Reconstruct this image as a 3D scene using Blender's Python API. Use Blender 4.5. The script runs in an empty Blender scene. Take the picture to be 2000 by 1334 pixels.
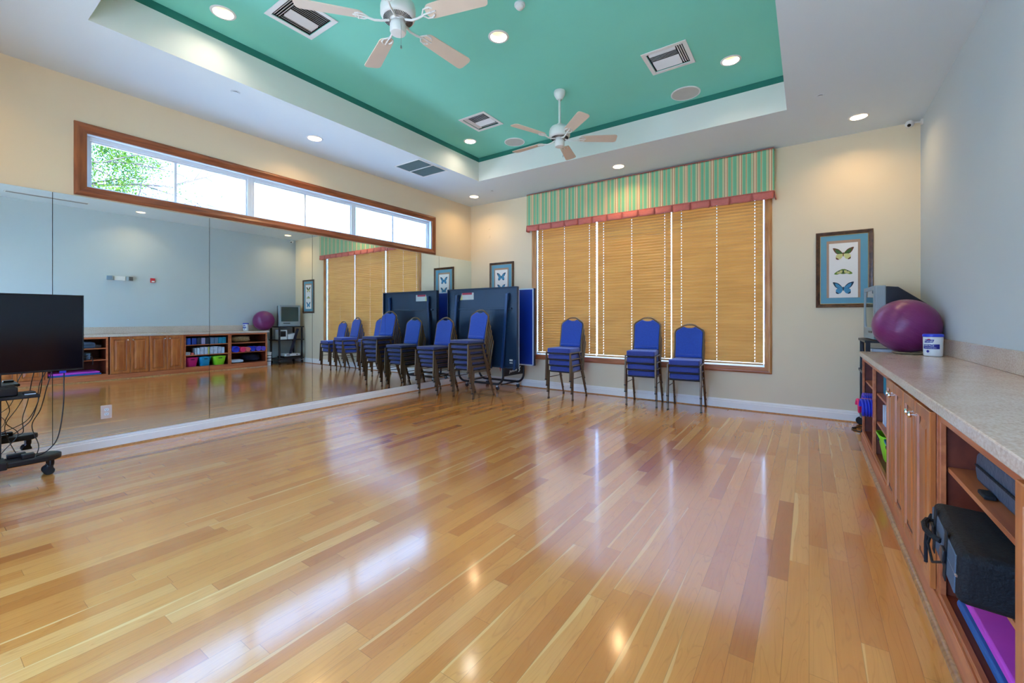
import bpy, math, random
from mathutils import Vector, Matrix
from mathutils.geometry import tessellate_polygon
random.seed(7)
PI = math.pi
C = bpy.context.scene.collection
sc = bpy.context.scene
SKY, EXPO = 8.2, 0.50

# ------------------------------------------------------------------ room figures
XL, XR, Y0, YB, H = -5.576, 1.038, -0.66, 6.603, 3.481
MX = -5.558
TX0, TX1, TY0, TY1, H2, H3 = -4.42, -0.193, 0.828, 5.434, 3.79, 3.86

# ------------------------------------------------------------------ colour + materials
def s2l(v):
    v /= 255.0
    return v / 12.92 if v <= 0.04045 else ((v + 0.055) / 1.055) ** 2.4
def rgb(r, g, b): return (s2l(r), s2l(g), s2l(b), 1.0)

class NT:
    def __init__(self, nt): self.nt = nt; self.L = nt.links.new
    def n(self, t, **kw):
        nd = self.nt.nodes.new(t)
        for k, v in kw.items():
            if k.startswith('i_'):
                key = k[2:]; key = int(key) if key.isdigit() else key.replace('_', ' ')
                self.put(nd.inputs[key], v)
            else: setattr(nd, k, v)
        return nd
    def put(self, sock, v):
        if isinstance(v, bpy.types.NodeSocket): self.L(v, sock)
        elif isinstance(v, bpy.types.Node): self.L(v.outputs[0], sock)
        else: sock.default_value = v
    def m(self, op, a, b=None, c=None):
        nd = self.nt.nodes.new('ShaderNodeMath'); nd.operation = op
        for i, v in enumerate((a, b, c)):
            if v is not None: self.put(nd.inputs[i], v)
        return nd.outputs[0]
    def mix(self, f, a, b, blend='MIX'):
        nd = self.nt.nodes.new('ShaderNodeMix'); nd.data_type = 'RGBA'; nd.blend_type = blend
        self.put(nd.inputs[0], f); self.put(nd.inputs[6], a); self.put(nd.inputs[7], b)
        return nd.outputs[2]
    def ramp(self, f, stops, interp='LINEAR'):
        nd = self.nt.nodes.new('ShaderNodeValToRGB'); cr = nd.color_ramp; cr.interpolation = interp
        while len(cr.elements) < len(stops): cr.elements.new(0.5)
        for e, (p, c) in zip(cr.elements, stops): e.position = p; e.color = c
        self.put(nd.inputs[0], f); return nd.outputs[0]

def newmat(name):
    m = bpy.data.materials.new(name); m.use_nodes = True
    b = m.node_tree.nodes['Principled BSDF']
    return m, NT(m.node_tree), b

def pm(name, col, rough=0.5, metal=0.0, var=0.06, vscale=8.0, stretch=(1, 1, 1), bump=0.0, bscale=60.0,
       coat=0.0, sheen=0.0, ior=1.5, emis=None, estr=0.0, col2=None, trans=0.0):
    m, t, b = newmat(name)
    tc = t.n('ShaderNodeTexCoord')
    mp = t.n('ShaderNodeMapping', i_Vector=tc.outputs['Object'], i_Scale=stretch)
    nz = t.n('ShaderNodeTexNoise', i_Vector=mp, i_Scale=vscale, i_Detail=3.0)
    c2 = col2 or tuple(min(1, max(0, v * (1 - var * 2.2))) for v in col[:3]) + (1,)
    c = t.mix(nz.outputs['Fac'], tuple(min(1, v * (1 + var)) for v in col[:3]) + (1,), c2)
    t.put(b.inputs['Base Color'], c)
    b.inputs['Roughness'].default_value = rough; b.inputs['Metallic'].default_value = metal
    b.inputs['IOR'].default_value = ior; b.inputs['Coat Weight'].default_value = coat
    b.inputs['Coat Roughness'].default_value = 0.1; b.inputs['Sheen Weight'].default_value = sheen
    b.inputs['Transmission Weight'].default_value = trans
    if bump:
        n2 = t.n('ShaderNodeTexNoise', i_Vector=tc.outputs['Object'], i_Scale=bscale, i_Detail=2.0)
        bp = t.n('ShaderNodeBump', i_Strength=bump, i_Distance=0.01, i_Height=n2.outputs['Fac'])
        t.put(b.inputs['Normal'], bp)
    if emis:
        b.inputs['Emission Color'].default_value = emis; b.inputs['Emission Strength'].default_value = estr
    return m

def wood(name, c1, c2, rough=0.35, scale=3.0, stretch=(14, 14, 1), coat=0.2):
    m, t, b = newmat(name)
    tc = t.n('ShaderNodeTexCoord')
    mp = t.n('ShaderNodeMapping', i_Vector=tc.outputs['Object'], i_Scale=stretch)
    nz = t.n('ShaderNodeTexNoise', i_Vector=mp, i_Scale=scale, i_Detail=5.0, i_Distortion=0.6)
    n2 = t.n('ShaderNodeTexNoise', i_Vector=tc.outputs['Object'], i_Scale=1.7, i_Detail=1.0)
    f = t.m('ADD', t.m('MULTIPLY', nz.outputs['Fac'], 0.75), t.m('MULTIPLY', n2.outputs['Fac'], 0.25))
    t.put(b.inputs['Base Color'], t.ramp(f, [(0.36, c1), (0.62, c2)]))
    b.inputs['Roughness'].default_value = rough
    b.inputs['Coat Weight'].default_value = coat; b.inputs['Coat Roughness'].default_value = 0.2
    return m

def floor_mat():
    m, t, b = newmat('plank_floor')
    tc = t.n('ShaderNodeTexCoord')
    sp = t.n('ShaderNodeSeparateXYZ', i_Vector=tc.outputs['Object'])
    x, y = sp.outputs[0], sp.outputs[1]
    u = t.m('DIVIDE', x, 0.083); row = t.m('FLOOR', u); fu = t.m('FRACT', u)
    wr = t.n('ShaderNodeTexWhiteNoise', noise_dimensions='1D', i_W=row)
    v = t.m('ADD', t.m('DIVIDE', y, 1.05), t.m('MULTIPLY', wr.outputs['Value'], 9.0))
    bi = t.m('FLOOR', v); fv = t.m('FRACT', v)
    cb = t.n('ShaderNodeCombineXYZ', i_X=row, i_Y=bi, i_Z=0.5)
    wb = t.n('ShaderNodeTexWhiteNoise', noise_dimensions='3D', i_Vector=cb)
    r1 = wb.outputs['Value']
    spc = t.n('ShaderNodeSeparateColor', i_Color=wb.outputs['Color'])
    base = t.ramp(r1, [(0.0, FL[0]), (0.12, FL[1]), (0.45, FL[2]), (0.8, FL[3]), (1.0, FL[4])])
    # grain, shifted per board
    off = t.n('ShaderNodeVectorMath', operation='MULTIPLY_ADD')
    t.put(off.inputs[0], wb.outputs['Color']); off.inputs[1].default_value = (13, 17, 5); t.put(off.inputs[2], tc.outputs['Object'])
    mp = t.n('ShaderNodeMapping', i_Vector=off, i_Scale=(11, 0.9, 1))
    g1 = t.n('ShaderNodeTexNoise', i_Vector=mp, i_Scale=1.0, i_Detail=2.0, i_Distortion=0.4)
    rings = t.m('FRACT', t.m('MULTIPLY', g1.outputs['Fac'], 13.0))
    ring = t.ramp(rings, [(0.0, (0, 0, 0, 1)), (0.10, (1, 1, 1, 1)), (0.9, (1, 1, 1, 1)), (1.0, (0.1, 0.1, 0.1, 1))])
    mp2 = t.n('ShaderNodeMapping', i_Vector=off, i_Scale=(60, 2.0, 1))
    g2 = t.n('ShaderNodeTexNoise', i_Vector=mp2, i_Scale=1.6, i_Detail=4.0)
    c = t.mix(t.m('MULTIPLY', t.m('SUBTRACT', 1.0, ring), 0.30), base, FL[5])
    c = t.mix(t.m('MULTIPLY', g2.outputs['Fac'], 0.35), c, FL[5])
    # pale sapwood streak on one side of some boards
    wav = t.n('ShaderNodeTexNoise', i_Vector=t.n('ShaderNodeMapping', i_Vector=off, i_Scale=(0.2, 1.3, 1)), i_Scale=1.0, i_Detail=1.0)
    lim = t.m('MULTIPLY', t.m('SUBTRACT', wav.outputs['Fac'], 0.38), 0.9)
    sap = t.m('MULTIPLY', t.m('LESS_THAN', fu, lim), t.m('GREATER_THAN', spc.outputs[1], 0.72))
    c = t.mix(t.m('MULTIPLY', sap, 0.55), c, FL[6])
    gap = t.m('MAXIMUM', t.m('LESS_THAN', fu, 0.018), t.m('LESS_THAN', fv, 0.0016))
    c = t.mix(t.m('MULTIPLY', gap, 0.55), c, rgb(96, 58, 28))
    t.put(b.inputs['Base Color'], c)
    t.put(b.inputs['Roughness'], t.m('ADD', 0.20, t.m('MULTIPLY', g2.outputs['Fac'], 0.08)))
    b.inputs['IOR'].default_value = 1.4
    b.inputs['Coat Weight'].default_value = 0.85; b.inputs['Coat IOR'].default_value = 1.6; b.inputs['Coat Roughness'].default_value = 0.12
    bp = t.n('ShaderNodeBump', i_Strength=0.12, i_Distance=0.004)
    t.put(bp.inputs['Height'], t.m('SUBTRACT', g2.outputs['Fac'], gap)); t.put(b.inputs['Normal'], bp)
    return m
FL = [rgb(182, 106, 42), rgb(202, 128, 54), rgb(214, 142, 64), rgb(220, 152, 72), rgb(228, 168, 92), rgb(160, 90, 34), rgb(238, 192, 118)]

def stripe_mat():
    m, t, b = newmat('striped_fabric')
    tc = t.n('ShaderNodeTexCoord')
    sp = t.n('ShaderNodeSeparateXYZ', i_Vector=tc.outputs['Object'])
    f = t.m('FRACT', t.m('DIVIDE', t.m('ADD', sp.outputs[0], t.m('ADD', sp.outputs[1], 100.0)), 0.1733))
    red, crm, grn, grn2, tan = rgb(190, 118, 92), rgb(244, 226, 186), rgb(122, 190, 146), rgb(148, 204, 160), rgb(214, 200, 148)
    col = t.ramp(f, [(0.0, red), (0.05, crm), (0.14, red), (0.19, tan), (0.25, grn), (0.46, tan), (0.50, red), (0.525, tan),
                     (0.56, grn2), (0.62, grn), (0.84, tan), (0.93, grn2), (0.97, tan)], 'CONSTANT')
    nz = t.n('ShaderNodeTexNoise', i_Vector=tc.outputs['Object'], i_Scale=300.0)
    t.put(b.inputs['Base Color'], t.mix(t.m('MULTIPLY', nz.outputs['Fac'], 0.12), col, rgb(90, 80, 60)))
    b.inputs['Roughness'].default_value = 0.9
    return m

def counter_mat():
    m, t, b = newmat('speckled_laminate')
    tc = t.n('ShaderNodeTexCoord')
    n1 = t.n('ShaderNodeTexNoise', i_Vector=t.n('ShaderNodeMapping', i_Vector=tc.outputs['Object'], i_Scale=(2.2, 1, 1.6)), i_Scale=60.0, i_Detail=3.0)
    n2 = t.n('ShaderNodeTexNoise', i_Vector=tc.outputs['Object'], i_Scale=5.0, i_Detail=3.0)
    f = t.m('ADD', t.m('MULTIPLY', n1.outputs['Fac'], 0.7), t.m('MULTIPLY', n2.outputs['Fac'], 0.3))
    t.put(b.inputs['Base Color'], t.ramp(f, [(0.30, rgb(184, 162, 144)), (0.5, rgb(208, 188, 170)), (0.70, rgb(220, 206, 190))]))
    b.inputs['Roughness'].default_value = 0.22
    b.inputs['Coat Weight'].default_value = 0.3; b.inputs['Coat Roughness'].default_value = 0.08
    return m

def glass_mat():
    m = bpy.data.materials.new('window_glass'); m.use_nodes = True; nt = m.node_tree
    nt.nodes.remove(nt.nodes['Principled BSDF']); t = NT(nt); out = nt.nodes['Material Output']
    tr = t.n('ShaderNodeBsdfTransparent', i_Color=(0.95, 0.985, 1.0, 1)); gl = t.n('ShaderNodeBsdfGlossy', i_Roughness=0.02)
    lw = t.n('ShaderNodeLayerWeight', i_Blend=0.5); fr = t.m('ADD', 0.04, t.m('MULTIPLY', 0.9, t.m('POWER', lw.outputs['Facing'], 5.0)))
    mx = nt.nodes.new('ShaderNodeMixShader'); t.L(fr, mx.inputs[0]); t.L(tr.outputs[0], mx.inputs[1]); t.L(gl.outputs[0], mx.inputs[2])
    t.L(mx.outputs[0], out.inputs[0]); return m

def leaf_mat():
    m = bpy.data.materials.new('tree_leaves'); m.use_nodes = True; nt = m.node_tree
    nt.nodes.remove(nt.nodes['Principled BSDF']); t = NT(nt); out = nt.nodes['Material Output']
    tc = t.n('ShaderNodeTexCoord'); nz = t.n('ShaderNodeTexNoise', i_Vector=tc.outputs['Object'], i_Scale=9.0, i_Detail=2.0)
    col = t.ramp(nz.outputs['Fac'], [(0.35, rgb(52, 88, 34)), (0.5, rgb(84, 116, 40)), (0.65, rgb(120, 138, 56))])
    d = t.n('ShaderNodeBsdfDiffuse', i_Color=col); tl = t.n('ShaderNodeBsdfTranslucent', i_Color=col)
    mx = nt.nodes.new('ShaderNodeMixShader'); mx.inputs[0].default_value = 0.5
    t.L(d.outputs[0], mx.inputs[1]); t.L(tl.outputs[0], mx.inputs[2]); t.L(mx.outputs[0], out.inputs[0]); return m

MT = dict(
    wall=pm('painted_wall', rgb(229, 211, 178), 0.75, var=0.02, vscale=1.2, bump=0.05, bscale=180), wall_daylit=pm('wall_blue_daylight_tint', rgb(190, 199, 200), 0.75, var=0.02, vscale=1.2, bump=0.05, bscale=180),  # second one is for the right wall: blue daylight put into its colour
    soffit=pm('painted_ceiling', rgb(214, 225, 230), 0.8, var=0.015, vscale=1.0, bump=0.06, bscale=150),
    cream=pm('painted_tray_side', rgb(224, 224, 216), 0.75, var=0.02, vscale=1.0, bump=0.05, bscale=150),
    green=pm('painted_green_ceiling', rgb(126, 214, 194), 0.7, var=0.03, vscale=1.5, bump=0.06, bscale=150),
    fascia=pm('deep_teal_band', rgb(34, 116, 102), 0.7, var=0.03, vscale=1.5),  # band is a deeper teal than the tray ceiling
    base=pm('white_trim_paint', rgb(246, 238, 228), 0.4, var=0.02),
    shoe=wood('oak_shoe', rgb(150, 96, 50), rgb(190, 134, 78)),
    casing=wood('window_casing_wood', rgb(118, 62, 30), rgb(160, 92, 48), 0.4, 3.0, (9, 9, 1.0)),
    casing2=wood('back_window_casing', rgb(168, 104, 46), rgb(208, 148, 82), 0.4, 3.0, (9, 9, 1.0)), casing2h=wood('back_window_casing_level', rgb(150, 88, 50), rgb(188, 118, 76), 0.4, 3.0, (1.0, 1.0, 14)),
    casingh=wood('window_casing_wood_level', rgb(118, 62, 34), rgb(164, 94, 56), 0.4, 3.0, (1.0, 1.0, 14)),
    cab=wood('cherry_cabinet', rgb(160, 80, 30), rgb(202, 118, 54), 0.35, 2.2, (7, 7, 0.9), 0.25),
    glaze=pm('dark_groove_glaze', rgb(96, 50, 24), 0.5), cabl=wood('cherry_cabinet_level', rgb(166, 84, 44), rgb(204, 118, 68), 0.4, 2.0, (9, 0.8, 9), 0.15),
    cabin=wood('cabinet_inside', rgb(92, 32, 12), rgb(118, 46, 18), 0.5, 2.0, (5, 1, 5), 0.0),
    blind=wood('blind_slat_wood', rgb(200, 146, 74), rgb(214, 162, 88), 0.4, 2.0, (0.6, 8, 8), 0.15),
    cord=pm('blind_cord', rgb(216, 160, 104), 0.8),
    vinyl=pm('white_vinyl', rgb(226, 232, 236), 0.4, var=0.01),
    white=pm('white_plastic', rgb(228, 228, 226), 0.4, var=0.01),
    fanw=pm('fan_white_enamel', rgb(224, 222, 216), 0.35, var=0.01),
    fanblade=pm('fan_blade_white', rgb(218, 200, 180), 0.5, var=0.03),
    dark=pm('black_metal', rgb(20, 21, 24), 0.4, var=0.1),
    dplast=pm('black_plastic', rgb(14, 15, 19), 0.35, var=0.1),
    rubber=pm('black_rubber', rgb(16, 16, 17), 0.7),
    chrome=pm('chrome', (0.82, 0.82, 0.84, 1), 0.12, 1.0, var=0.0),
    steel=pm('dull_steel', (0.5, 0.5, 0.5, 1), 0.35, 1.0, var=0.02),
    bronze=pm('bronze_frame', rgb(122, 98, 70), 0.36, 0.7, var=0.1),
    bronzed=pm('brown_frame_leg', rgb(112, 86, 60), 0.42, 0.5, var=0.15),
    blue=pm('blue_chair_fabric', rgb(38, 78, 176), 0.85, var=0.12, vscale=60, bump=0.35, bscale=500, sheen=0.3),
    blued=pm('blue_seat_fabric', rgb(50, 68, 150), 0.85, var=0.15, vscale=60, bump=0.35, bscale=500, sheen=0.3),
    bluet=pm('navy_seat_fabric', rgb(44, 58, 118), 0.85, var=0.15, vscale=60, bump=0.35, bscale=500, sheen=0.3),
    pan=pm('black_seat_pan', rgb(26, 26, 34), 0.7),
    ttdark=pm('table_underside', rgb(10, 42, 68), 0.45, var=0.12, vscale=3, bump=0.03, bscale=300),
    ttblue=pm('table_top_blue', rgb(16, 52, 146), 0.32, var=0.05),
    ttline=pm('table_line_paint', rgb(205, 222, 232), 0.4, var=0.0),
    ttrail=pm('table_rail_blue', rgb(14, 52, 96), 0.4),
    red=pm('valance_red_cloth', rgb(208, 116, 104), 0.85, var=0.08, vscale=30, bump=0.1, bscale=400),
    redk=pm('red_plastic', rgb(200, 24, 30), 0.4),
    framew=wood('picture_frame_wood', rgb(50, 30, 16), rgb(98, 62, 34), 0.3, 3.0, (6, 6, 6), 0.4),
    gold=pm('frame_gilt_edge', rgb(178, 150, 96), 0.35, 0.6),
    matb=pm('blue_mat_board', rgb(104, 158, 178), 0.9, var=0.04),
    matt=pm('tan_mat_board', rgb(172, 142, 118), 0.9, var=0.04),
    paper=pm('print_paper', rgb(236, 232, 224), 0.9, var=0.02),
    bfly1=pm('wing_green', rgb(72, 110, 58), 0.9, var=0.25, vscale=80), bfly2=pm('wing_pale', rgb(214, 210, 140), 0.9, var=0.12, vscale=80),
    bfly3=pm('wing_olive', rgb(122, 150, 58), 0.9, var=0.25, vscale=90), bfly4=pm('wing_blue', rgb(76, 146, 184), 0.9, var=0.15, vscale=80),
    bfly5=pm('wing_dark', rgb(40, 62, 78), 0.9), bfly6=pm('wing_brown', rgb(110, 70, 44), 0.9),
    counter=counter_mat(), floor=floor_mat(), stripe=stripe_mat(), glass=glass_mat(), leaf=leaf_mat(),
    bark=pm('tree_bark', rgb(96, 84, 82), 0.9, var=0.2, vscale=20),
    ball=pm('purple_rubber', rgb(122, 42, 98), 0.28, var=0.04, vscale=2, bump=0.0),
    bowl=pm('tan_ring', rgb(176, 160, 124), 0.5),
    tvgrey=pm('television_grey_plastic', rgb(150, 162, 164), 0.4, var=0.02), tvdark=pm('television_back', rgb(38, 42, 52), 0.5),
    crt=pm('tube_glass', rgb(34, 66, 66), 0.06, var=0.02, coat=0.5), lcd=pm('flat_screen_glass', rgb(4, 6, 14), 0.12, var=0.0),
    grille=pm('speaker_grille', rgb(196, 192, 184), 0.8, bump=0.2, bscale=700), ventd=pm('vent_dark', rgb(30, 36, 36), 0.8),
    ventg=pm('return_filter', rgb(136, 164, 170), 0.8, bump=0.3, bscale=300), can=pm('can_reflector', rgb(236, 226, 206), 0.35, var=0.0),
    lens=pm('clear_lamp_head', rgb(96, 106, 110), 0.2), ground=pm('pale_paving', rgb(206, 204, 198), 0.95, var=0.05),
    brass=pm('warm_tile', rgb(120, 90, 60), 0.8),
    bag=pm('black_nylon', rgb(5, 6, 10), 0.8, var=0.2, vscale=20, bump=0.4, bscale=120), bagg=pm('grey_blue_vinyl', rgb(62, 76, 92), 0.5, var=0.12, vscale=9, bump=0.3, bscale=60),
    strap=pm('grey_webbing', rgb(74, 88, 102), 0.8, bump=0.3, bscale=300),
    pink=pm('pink_foam', rgb(214, 72, 190), 0.7), bluem=pm('blue_foam', rgb(44, 92, 150), 0.7), teal=pm('teal_foam', rgb(28, 132, 158), 0.7),
    hotpink=pm('hot_pink_rubber', rgb(226, 40, 100), 0.5), salmon=pm('salmon_rubber', rgb(224, 112, 100), 0.5), royal=pm('royal_blue_rubber', rgb(28, 50, 190), 0.5),
    violet=pm('violet_rubber', rgb(96, 70, 190), 0.5), lime=pm('lime_plastic', rgb(146, 220, 40), 0.45), cyan=pm('turquoise_plastic', rgb(16, 148, 186), 0.45),
    magenta=pm('magenta_plastic', rgb(196, 26, 108), 0.45), b1=pm('foam_blue', rgb(40, 96, 214), 0.8), b2=pm('foam_navy', rgb(30, 62, 150), 0.8),
    b3=pm('foam_charcoal', rgb(44, 56, 72), 0.8), b4=pm('foam_lilac', rgb(160, 156, 190), 0.8), b5=pm('foam_slate', rgb(92, 118, 144), 0.8),
    box1=pm('white_card_box', rgb(214, 222, 228), 0.7, col2=rgb(120, 140, 170), vscale=22), box2=pm('pale_blue_card_box', rgb(150, 196, 222), 0.7, col2=rgb(222, 230, 236), vscale=22),
    box3=pm('yellow_card_box', rgb(206, 214, 120), 0.7), mottle=pm('mottled_brown_mesh', rgb(190, 150, 96), 0.9, col2=rgb(44, 34, 26), vscale=45, bump=0.6, bscale=40),
    towel=pm('white_towel', rgb(214, 222, 224), 0.95, bump=0.3, bscale=200), dusk=pm('dark_cloth', rgb(28, 30, 48), 0.9, bump=0.4, bscale=30),
    lblb=pm('label_blue', rgb(24, 32, 140), 0.4), lidb=pm('lid_blue', rgb(40, 66, 206), 0.35), wht=pm('tub_white', rgb(226, 230, 230), 0.35, var=0.0),
    yel=pm('sticker_yellow', rgb(214, 208, 130), 0.6), sred=pm('sticker_red', rgb(190, 60, 80), 0.6), spap=pm('sticker_paper', rgb(206, 208, 200), 0.6),
    pole=pm('pale_wood_pole', rgb(206, 190, 170), 0.5), ivory=pm('ivory_plate', rgb(222, 200, 184), 0.4, var=0.0), mirror_edge=pm('mirror_edge', rgb(30, 44, 42), 0.7),
    camd=pm('camera_lens', rgb(12, 12, 14), 0.1),
)
def mirror_mat():
    m, t, b = newmat('silvered_mirror')
    tc = t.n('ShaderNodeTexCoord'); nz = t.n('ShaderNodeTexNoise', i_Vector=tc.outputs['Object'], i_Scale=0.8)
    t.put(b.inputs['Base Color'], t.mix(nz.outputs['Fac'], (0.80, 0.91, 0.92, 1), (0.82, 0.92, 0.93, 1)))
    b.inputs['Metallic'].default_value = 1.0; b.inputs['Roughness'].default_value = 0.0
    return m
MT['mirror'] = mirror_mat()
def ridged(mat):
    t = NT(mat.node_tree); b = mat.node_tree.nodes['Principled BSDF']
    tc = t.n('ShaderNodeTexCoord'); w = t.n('ShaderNodeTexWave', wave_type='RINGS', rings_direction='Y', i_Vector=tc.outputs['Object'], i_Scale=26.0)
    bp = t.n('ShaderNodeBump', i_Strength=0.25, i_Distance=0.004, i_Height=w.outputs['Fac']); t.put(b.inputs['Normal'], bp)
ridged(MT['ball'])

# ------------------------------------------------------------------ mesh builder (world coordinates; made local to the parent on build)
class M:
    def __init__(s): s.v = []; s.f = []; s.mi = []
    def add(s, vs, fs, mi=0):
        o = len(s.v); s.v += [tuple(p) for p in vs]; s.f += [tuple(o + i for i in f) for f in fs]; s.mi += [mi] * len(fs); return s
    def box(s, x0, x1, y0, y1, z0, z1, mi=0, mat=None):
        x0, x1 = min(x0, x1), max(x0, x1); y0, y1 = min(y0, y1), max(y0, y1); z0, z1 = min(z0, z1), max(z0, z1)
        vs = [(x, y, z) for z in (z0, z1) for y in (y0, y1) for x in (x0, x1)]
        if mat is not None: vs = [mat @ Vector(p) for p in vs]
        return s.add(vs, [(0, 2, 3, 1), (4, 5, 7, 6), (0, 1, 5, 4), (2, 6, 7, 3), (0, 4, 6, 2), (1, 3, 7, 5)], mi)
    def bar(s, p0, p1, w, d, up=(0, 0, 1), mi=0):
        p0, p1 = Vector(p0), Vector(p1); z = (p1 - p0); L = z.length; z.normalize(); u = Vector(up)
        x = u.cross(z)
        if x.length < 1e-4: x = Vector((1, 0, 0)).cross(z)
        x.normalize(); y = z.cross(x)
        mt = Matrix(((x.x, y.x, z.x, p0.x), (x.y, y.y, z.y, p0.y), (x.z, y.z, z.z, p0.z), (0, 0, 0, 1)))
        return s.box(-w / 2, w / 2, -d / 2, d / 2, 0, L, mi, mt)
    def tube(s, pts, r, n=8, mi=0, caps=True, closed=False):
        pts = [Vector(p) for p in pts]; N = len(pts); rs = r if isinstance(r, (list, tuple)) else [r] * N
        ref = None; vs = []
        for i, p in enumerate(pts):
            if closed: tg = pts[(i + 1) % N] - pts[i - 1]
            else: tg = pts[min(i + 1, N - 1)] - pts[max(i - 1, 0)]
            tg.normalize()
            if ref is None:
                ref = Vector((0, 0, 1)) if abs(tg.z) < 0.9 else Vector((1, 0, 0))
            a = (ref - tg * ref.dot(tg)); a.normalize(); ref = a; b = tg.cross(a)
            for k in range(n):
                th = 2 * PI * k / n; vs.append(p + (a * math.cos(th) + b * math.sin(th)) * rs[i])
        fs = []
        for i in range(N if closed else N - 1):
            j = (i + 1) % N
            for k in range(n): fs.append((i * n + k, i * n + (k + 1) % n, j * n + (k + 1) % n, j * n + k))
        if caps and not closed: fs += [tuple(range(n - 1, -1, -1)), tuple((N - 1) * n + k for k in range(n))]
        return s.add(vs, fs, mi)
    def lathe(s, prof, c=(0, 0, 0), n=24, mi=0, axis='z', a0=0.0, a1=2 * PI):
        full = abs(a1 - a0 - 2 * PI) < 1e-6; cols = n if full else n + 1; vs = []
        for (r, h) in prof:
            for k in range(cols):
                th = a0 + (a1 - a0) * k / n; a, b = r * math.cos(th), r * math.sin(th)
                p = (a, b, h) if axis == 'z' else ((h, a, b) if axis == 'x' else (b, h, a))
                vs.append((c[0] + p[0], c[1] + p[1], c[2] + p[2]))
        fs = []
        for i in range(len(prof) - 1):
            for k in range(n): fs.append((i * cols + k, i * cols + (k + 1) % cols, (i + 1) * cols + (k + 1) % cols, (i + 1) * cols + k))
        return s.add(vs, fs, mi)
    def prism(s, poly, fn, t0, t1, mi=0, mi_side=None):
        """poly: 2D outline (any simple shape); fn(a,b,t) -> point"""
        n = len(poly); vs = [fn(a, b, t0) for a, b in poly] + [fn(a, b, t1) for a, b in poly]
        tr = tessellate_polygon([[Vector((a, b, 0)) for a, b in poly]])
        s.add(vs, [tuple(x) for x in tr] + [tuple(i + n for i in reversed(x)) for x in tr], mi)
        o = len(s.v) - 2 * n; sd = [(i, (i + 1) % n, (i + 1) % n + n, i + n) for i in range(n)]
        s.f += [tuple(o + i for i in f) for f in sd]; s.mi += [mi if mi_side is None else mi_side] * n
        return s
    def sheet(s, outer, holes, fn, mi=0):
        loops = [[Vector((a, b, 0)) for a, b in outer]] + [[Vector((a, b, 0)) for a, b in h] for h in holes]
        flat = [p for l in loops for p in l]
        return s.add([fn(p.x, p.y) for p in flat], [tuple(x) for x in tessellate_polygon(loops)], mi)
    def ball(s, c, r, n=24, sc3=(1, 1, 1), mi=0):
        prof = [(max(1e-5, math.sin(PI * i / (n // 2))) * 1.0, -math.cos(PI * i / (n // 2))) for i in range(n // 2 + 1)]
        t = M().lathe(prof, (0, 0, 0), n)
        return s.add([(c[0] + p[0] * r * sc3[0], c[1] + p[1] * r * sc3[1], c[2] + p[2] * r * sc3[2]) for p in t.v], t.f, mi)
    def build(s, name, mats, parent=None, bevel=0.0, seg=2, smooth=True, ang=0.7, mods=None):
        me = bpy.data.meshes.new(name); vs = s.v
        if parent is not None:
            inv = WORLD[parent].inverted(); vs = [inv @ Vector(p) for p in vs]
        me.from_pydata([tuple(p) for p in vs], [], s.f)
        mats = mats if isinstance(mats, (list, tuple)) else [mats]
        for m in mats: me.materials.append(MT[m] if isinstance(m, str) else m)
        if len(mats) > 1: me.polygons.foreach_set('material_index', s.mi)
        me.update(); me.validate()
        import bmesh
        bm = bmesh.new(); bm.from_mesh(me); bmesh.ops.recalc_face_normals(bm, faces=bm.faces); bm.to_mesh(me); bm.free()
        if smooth:
            me.polygons.foreach_set('use_smooth', [True] * len(me.polygons)); me.set_sharp_from_angle(angle=ang)
        o = bpy.data.objects.new(name, me); C.objects.link(o); WORLD[o] = Matrix.Identity(4)
        if parent is not None: o.parent = parent; WORLD[o] = WORLD[parent].copy()
        if bevel:
            b = o.modifiers.new('bevel', 'BEVEL'); b.width = bevel; b.segments = seg; b.limit_method = 'ANGLE'; b.angle_limit = 0.8; b.harden_normals = False
        return o
WORLD = {}
def tag(o, label=None, cat=None, group=None, kind=None):
    if label: o['label'] = label
    if cat: o['category'] = cat
    if group: o['group'] = group
    if kind: o['kind'] = kind
    return o
def thing(name, label, cat, loc=(0, 0, 0), rz=0.0, group=None, kind=None):
    o = bpy.data.objects.new(name, None); C.objects.link(o); o.empty_display_size = 0.1
    o.location = loc; o.rotation_euler = (0, 0, rz)
    WORLD[o] = Matrix.Translation(Vector(loc)) @ Matrix.Rotation(rz, 4, 'Z')
    return tag(o, label, cat, group, kind)
def copy_tree(o, parent=None):
    c = o.copy(); C.objects.link(c); c.parent = parent
    for ch in list(o.children): copy_tree(ch, c)
    return c
def circ(cx, cy, r, n=24): return [(cx + r * math.cos(2 * PI * k / n), cy + r * math.sin(2 * PI * k / n)) for k in range(n)]
def rect(a0, a1, b0, b1): return [(a0, b0), (a1, b0), (a1, b1), (a0, b1)]
def text_mesh(body, size, extr=0.0):
    cu = bpy.data.curves.new('lettering', 'FONT'); cu.body = body; cu.size = size; cu.align_x = 'CENTER'; cu.align_y = 'CENTER'
    cu.extrude = extr; cu.resolution_u = 2
    ob = bpy.data.objects.new('lettering', cu); me = bpy.data.meshes.new_from_object(ob)
    vs = [tuple(v.co) for v in me.vertices]; fs = [tuple(p.vertices) for p in me.polygons]
    bpy.data.objects.remove(ob); bpy.data.curves.remove(cu); bpy.data.meshes.remove(me)
    return vs, fs

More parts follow.
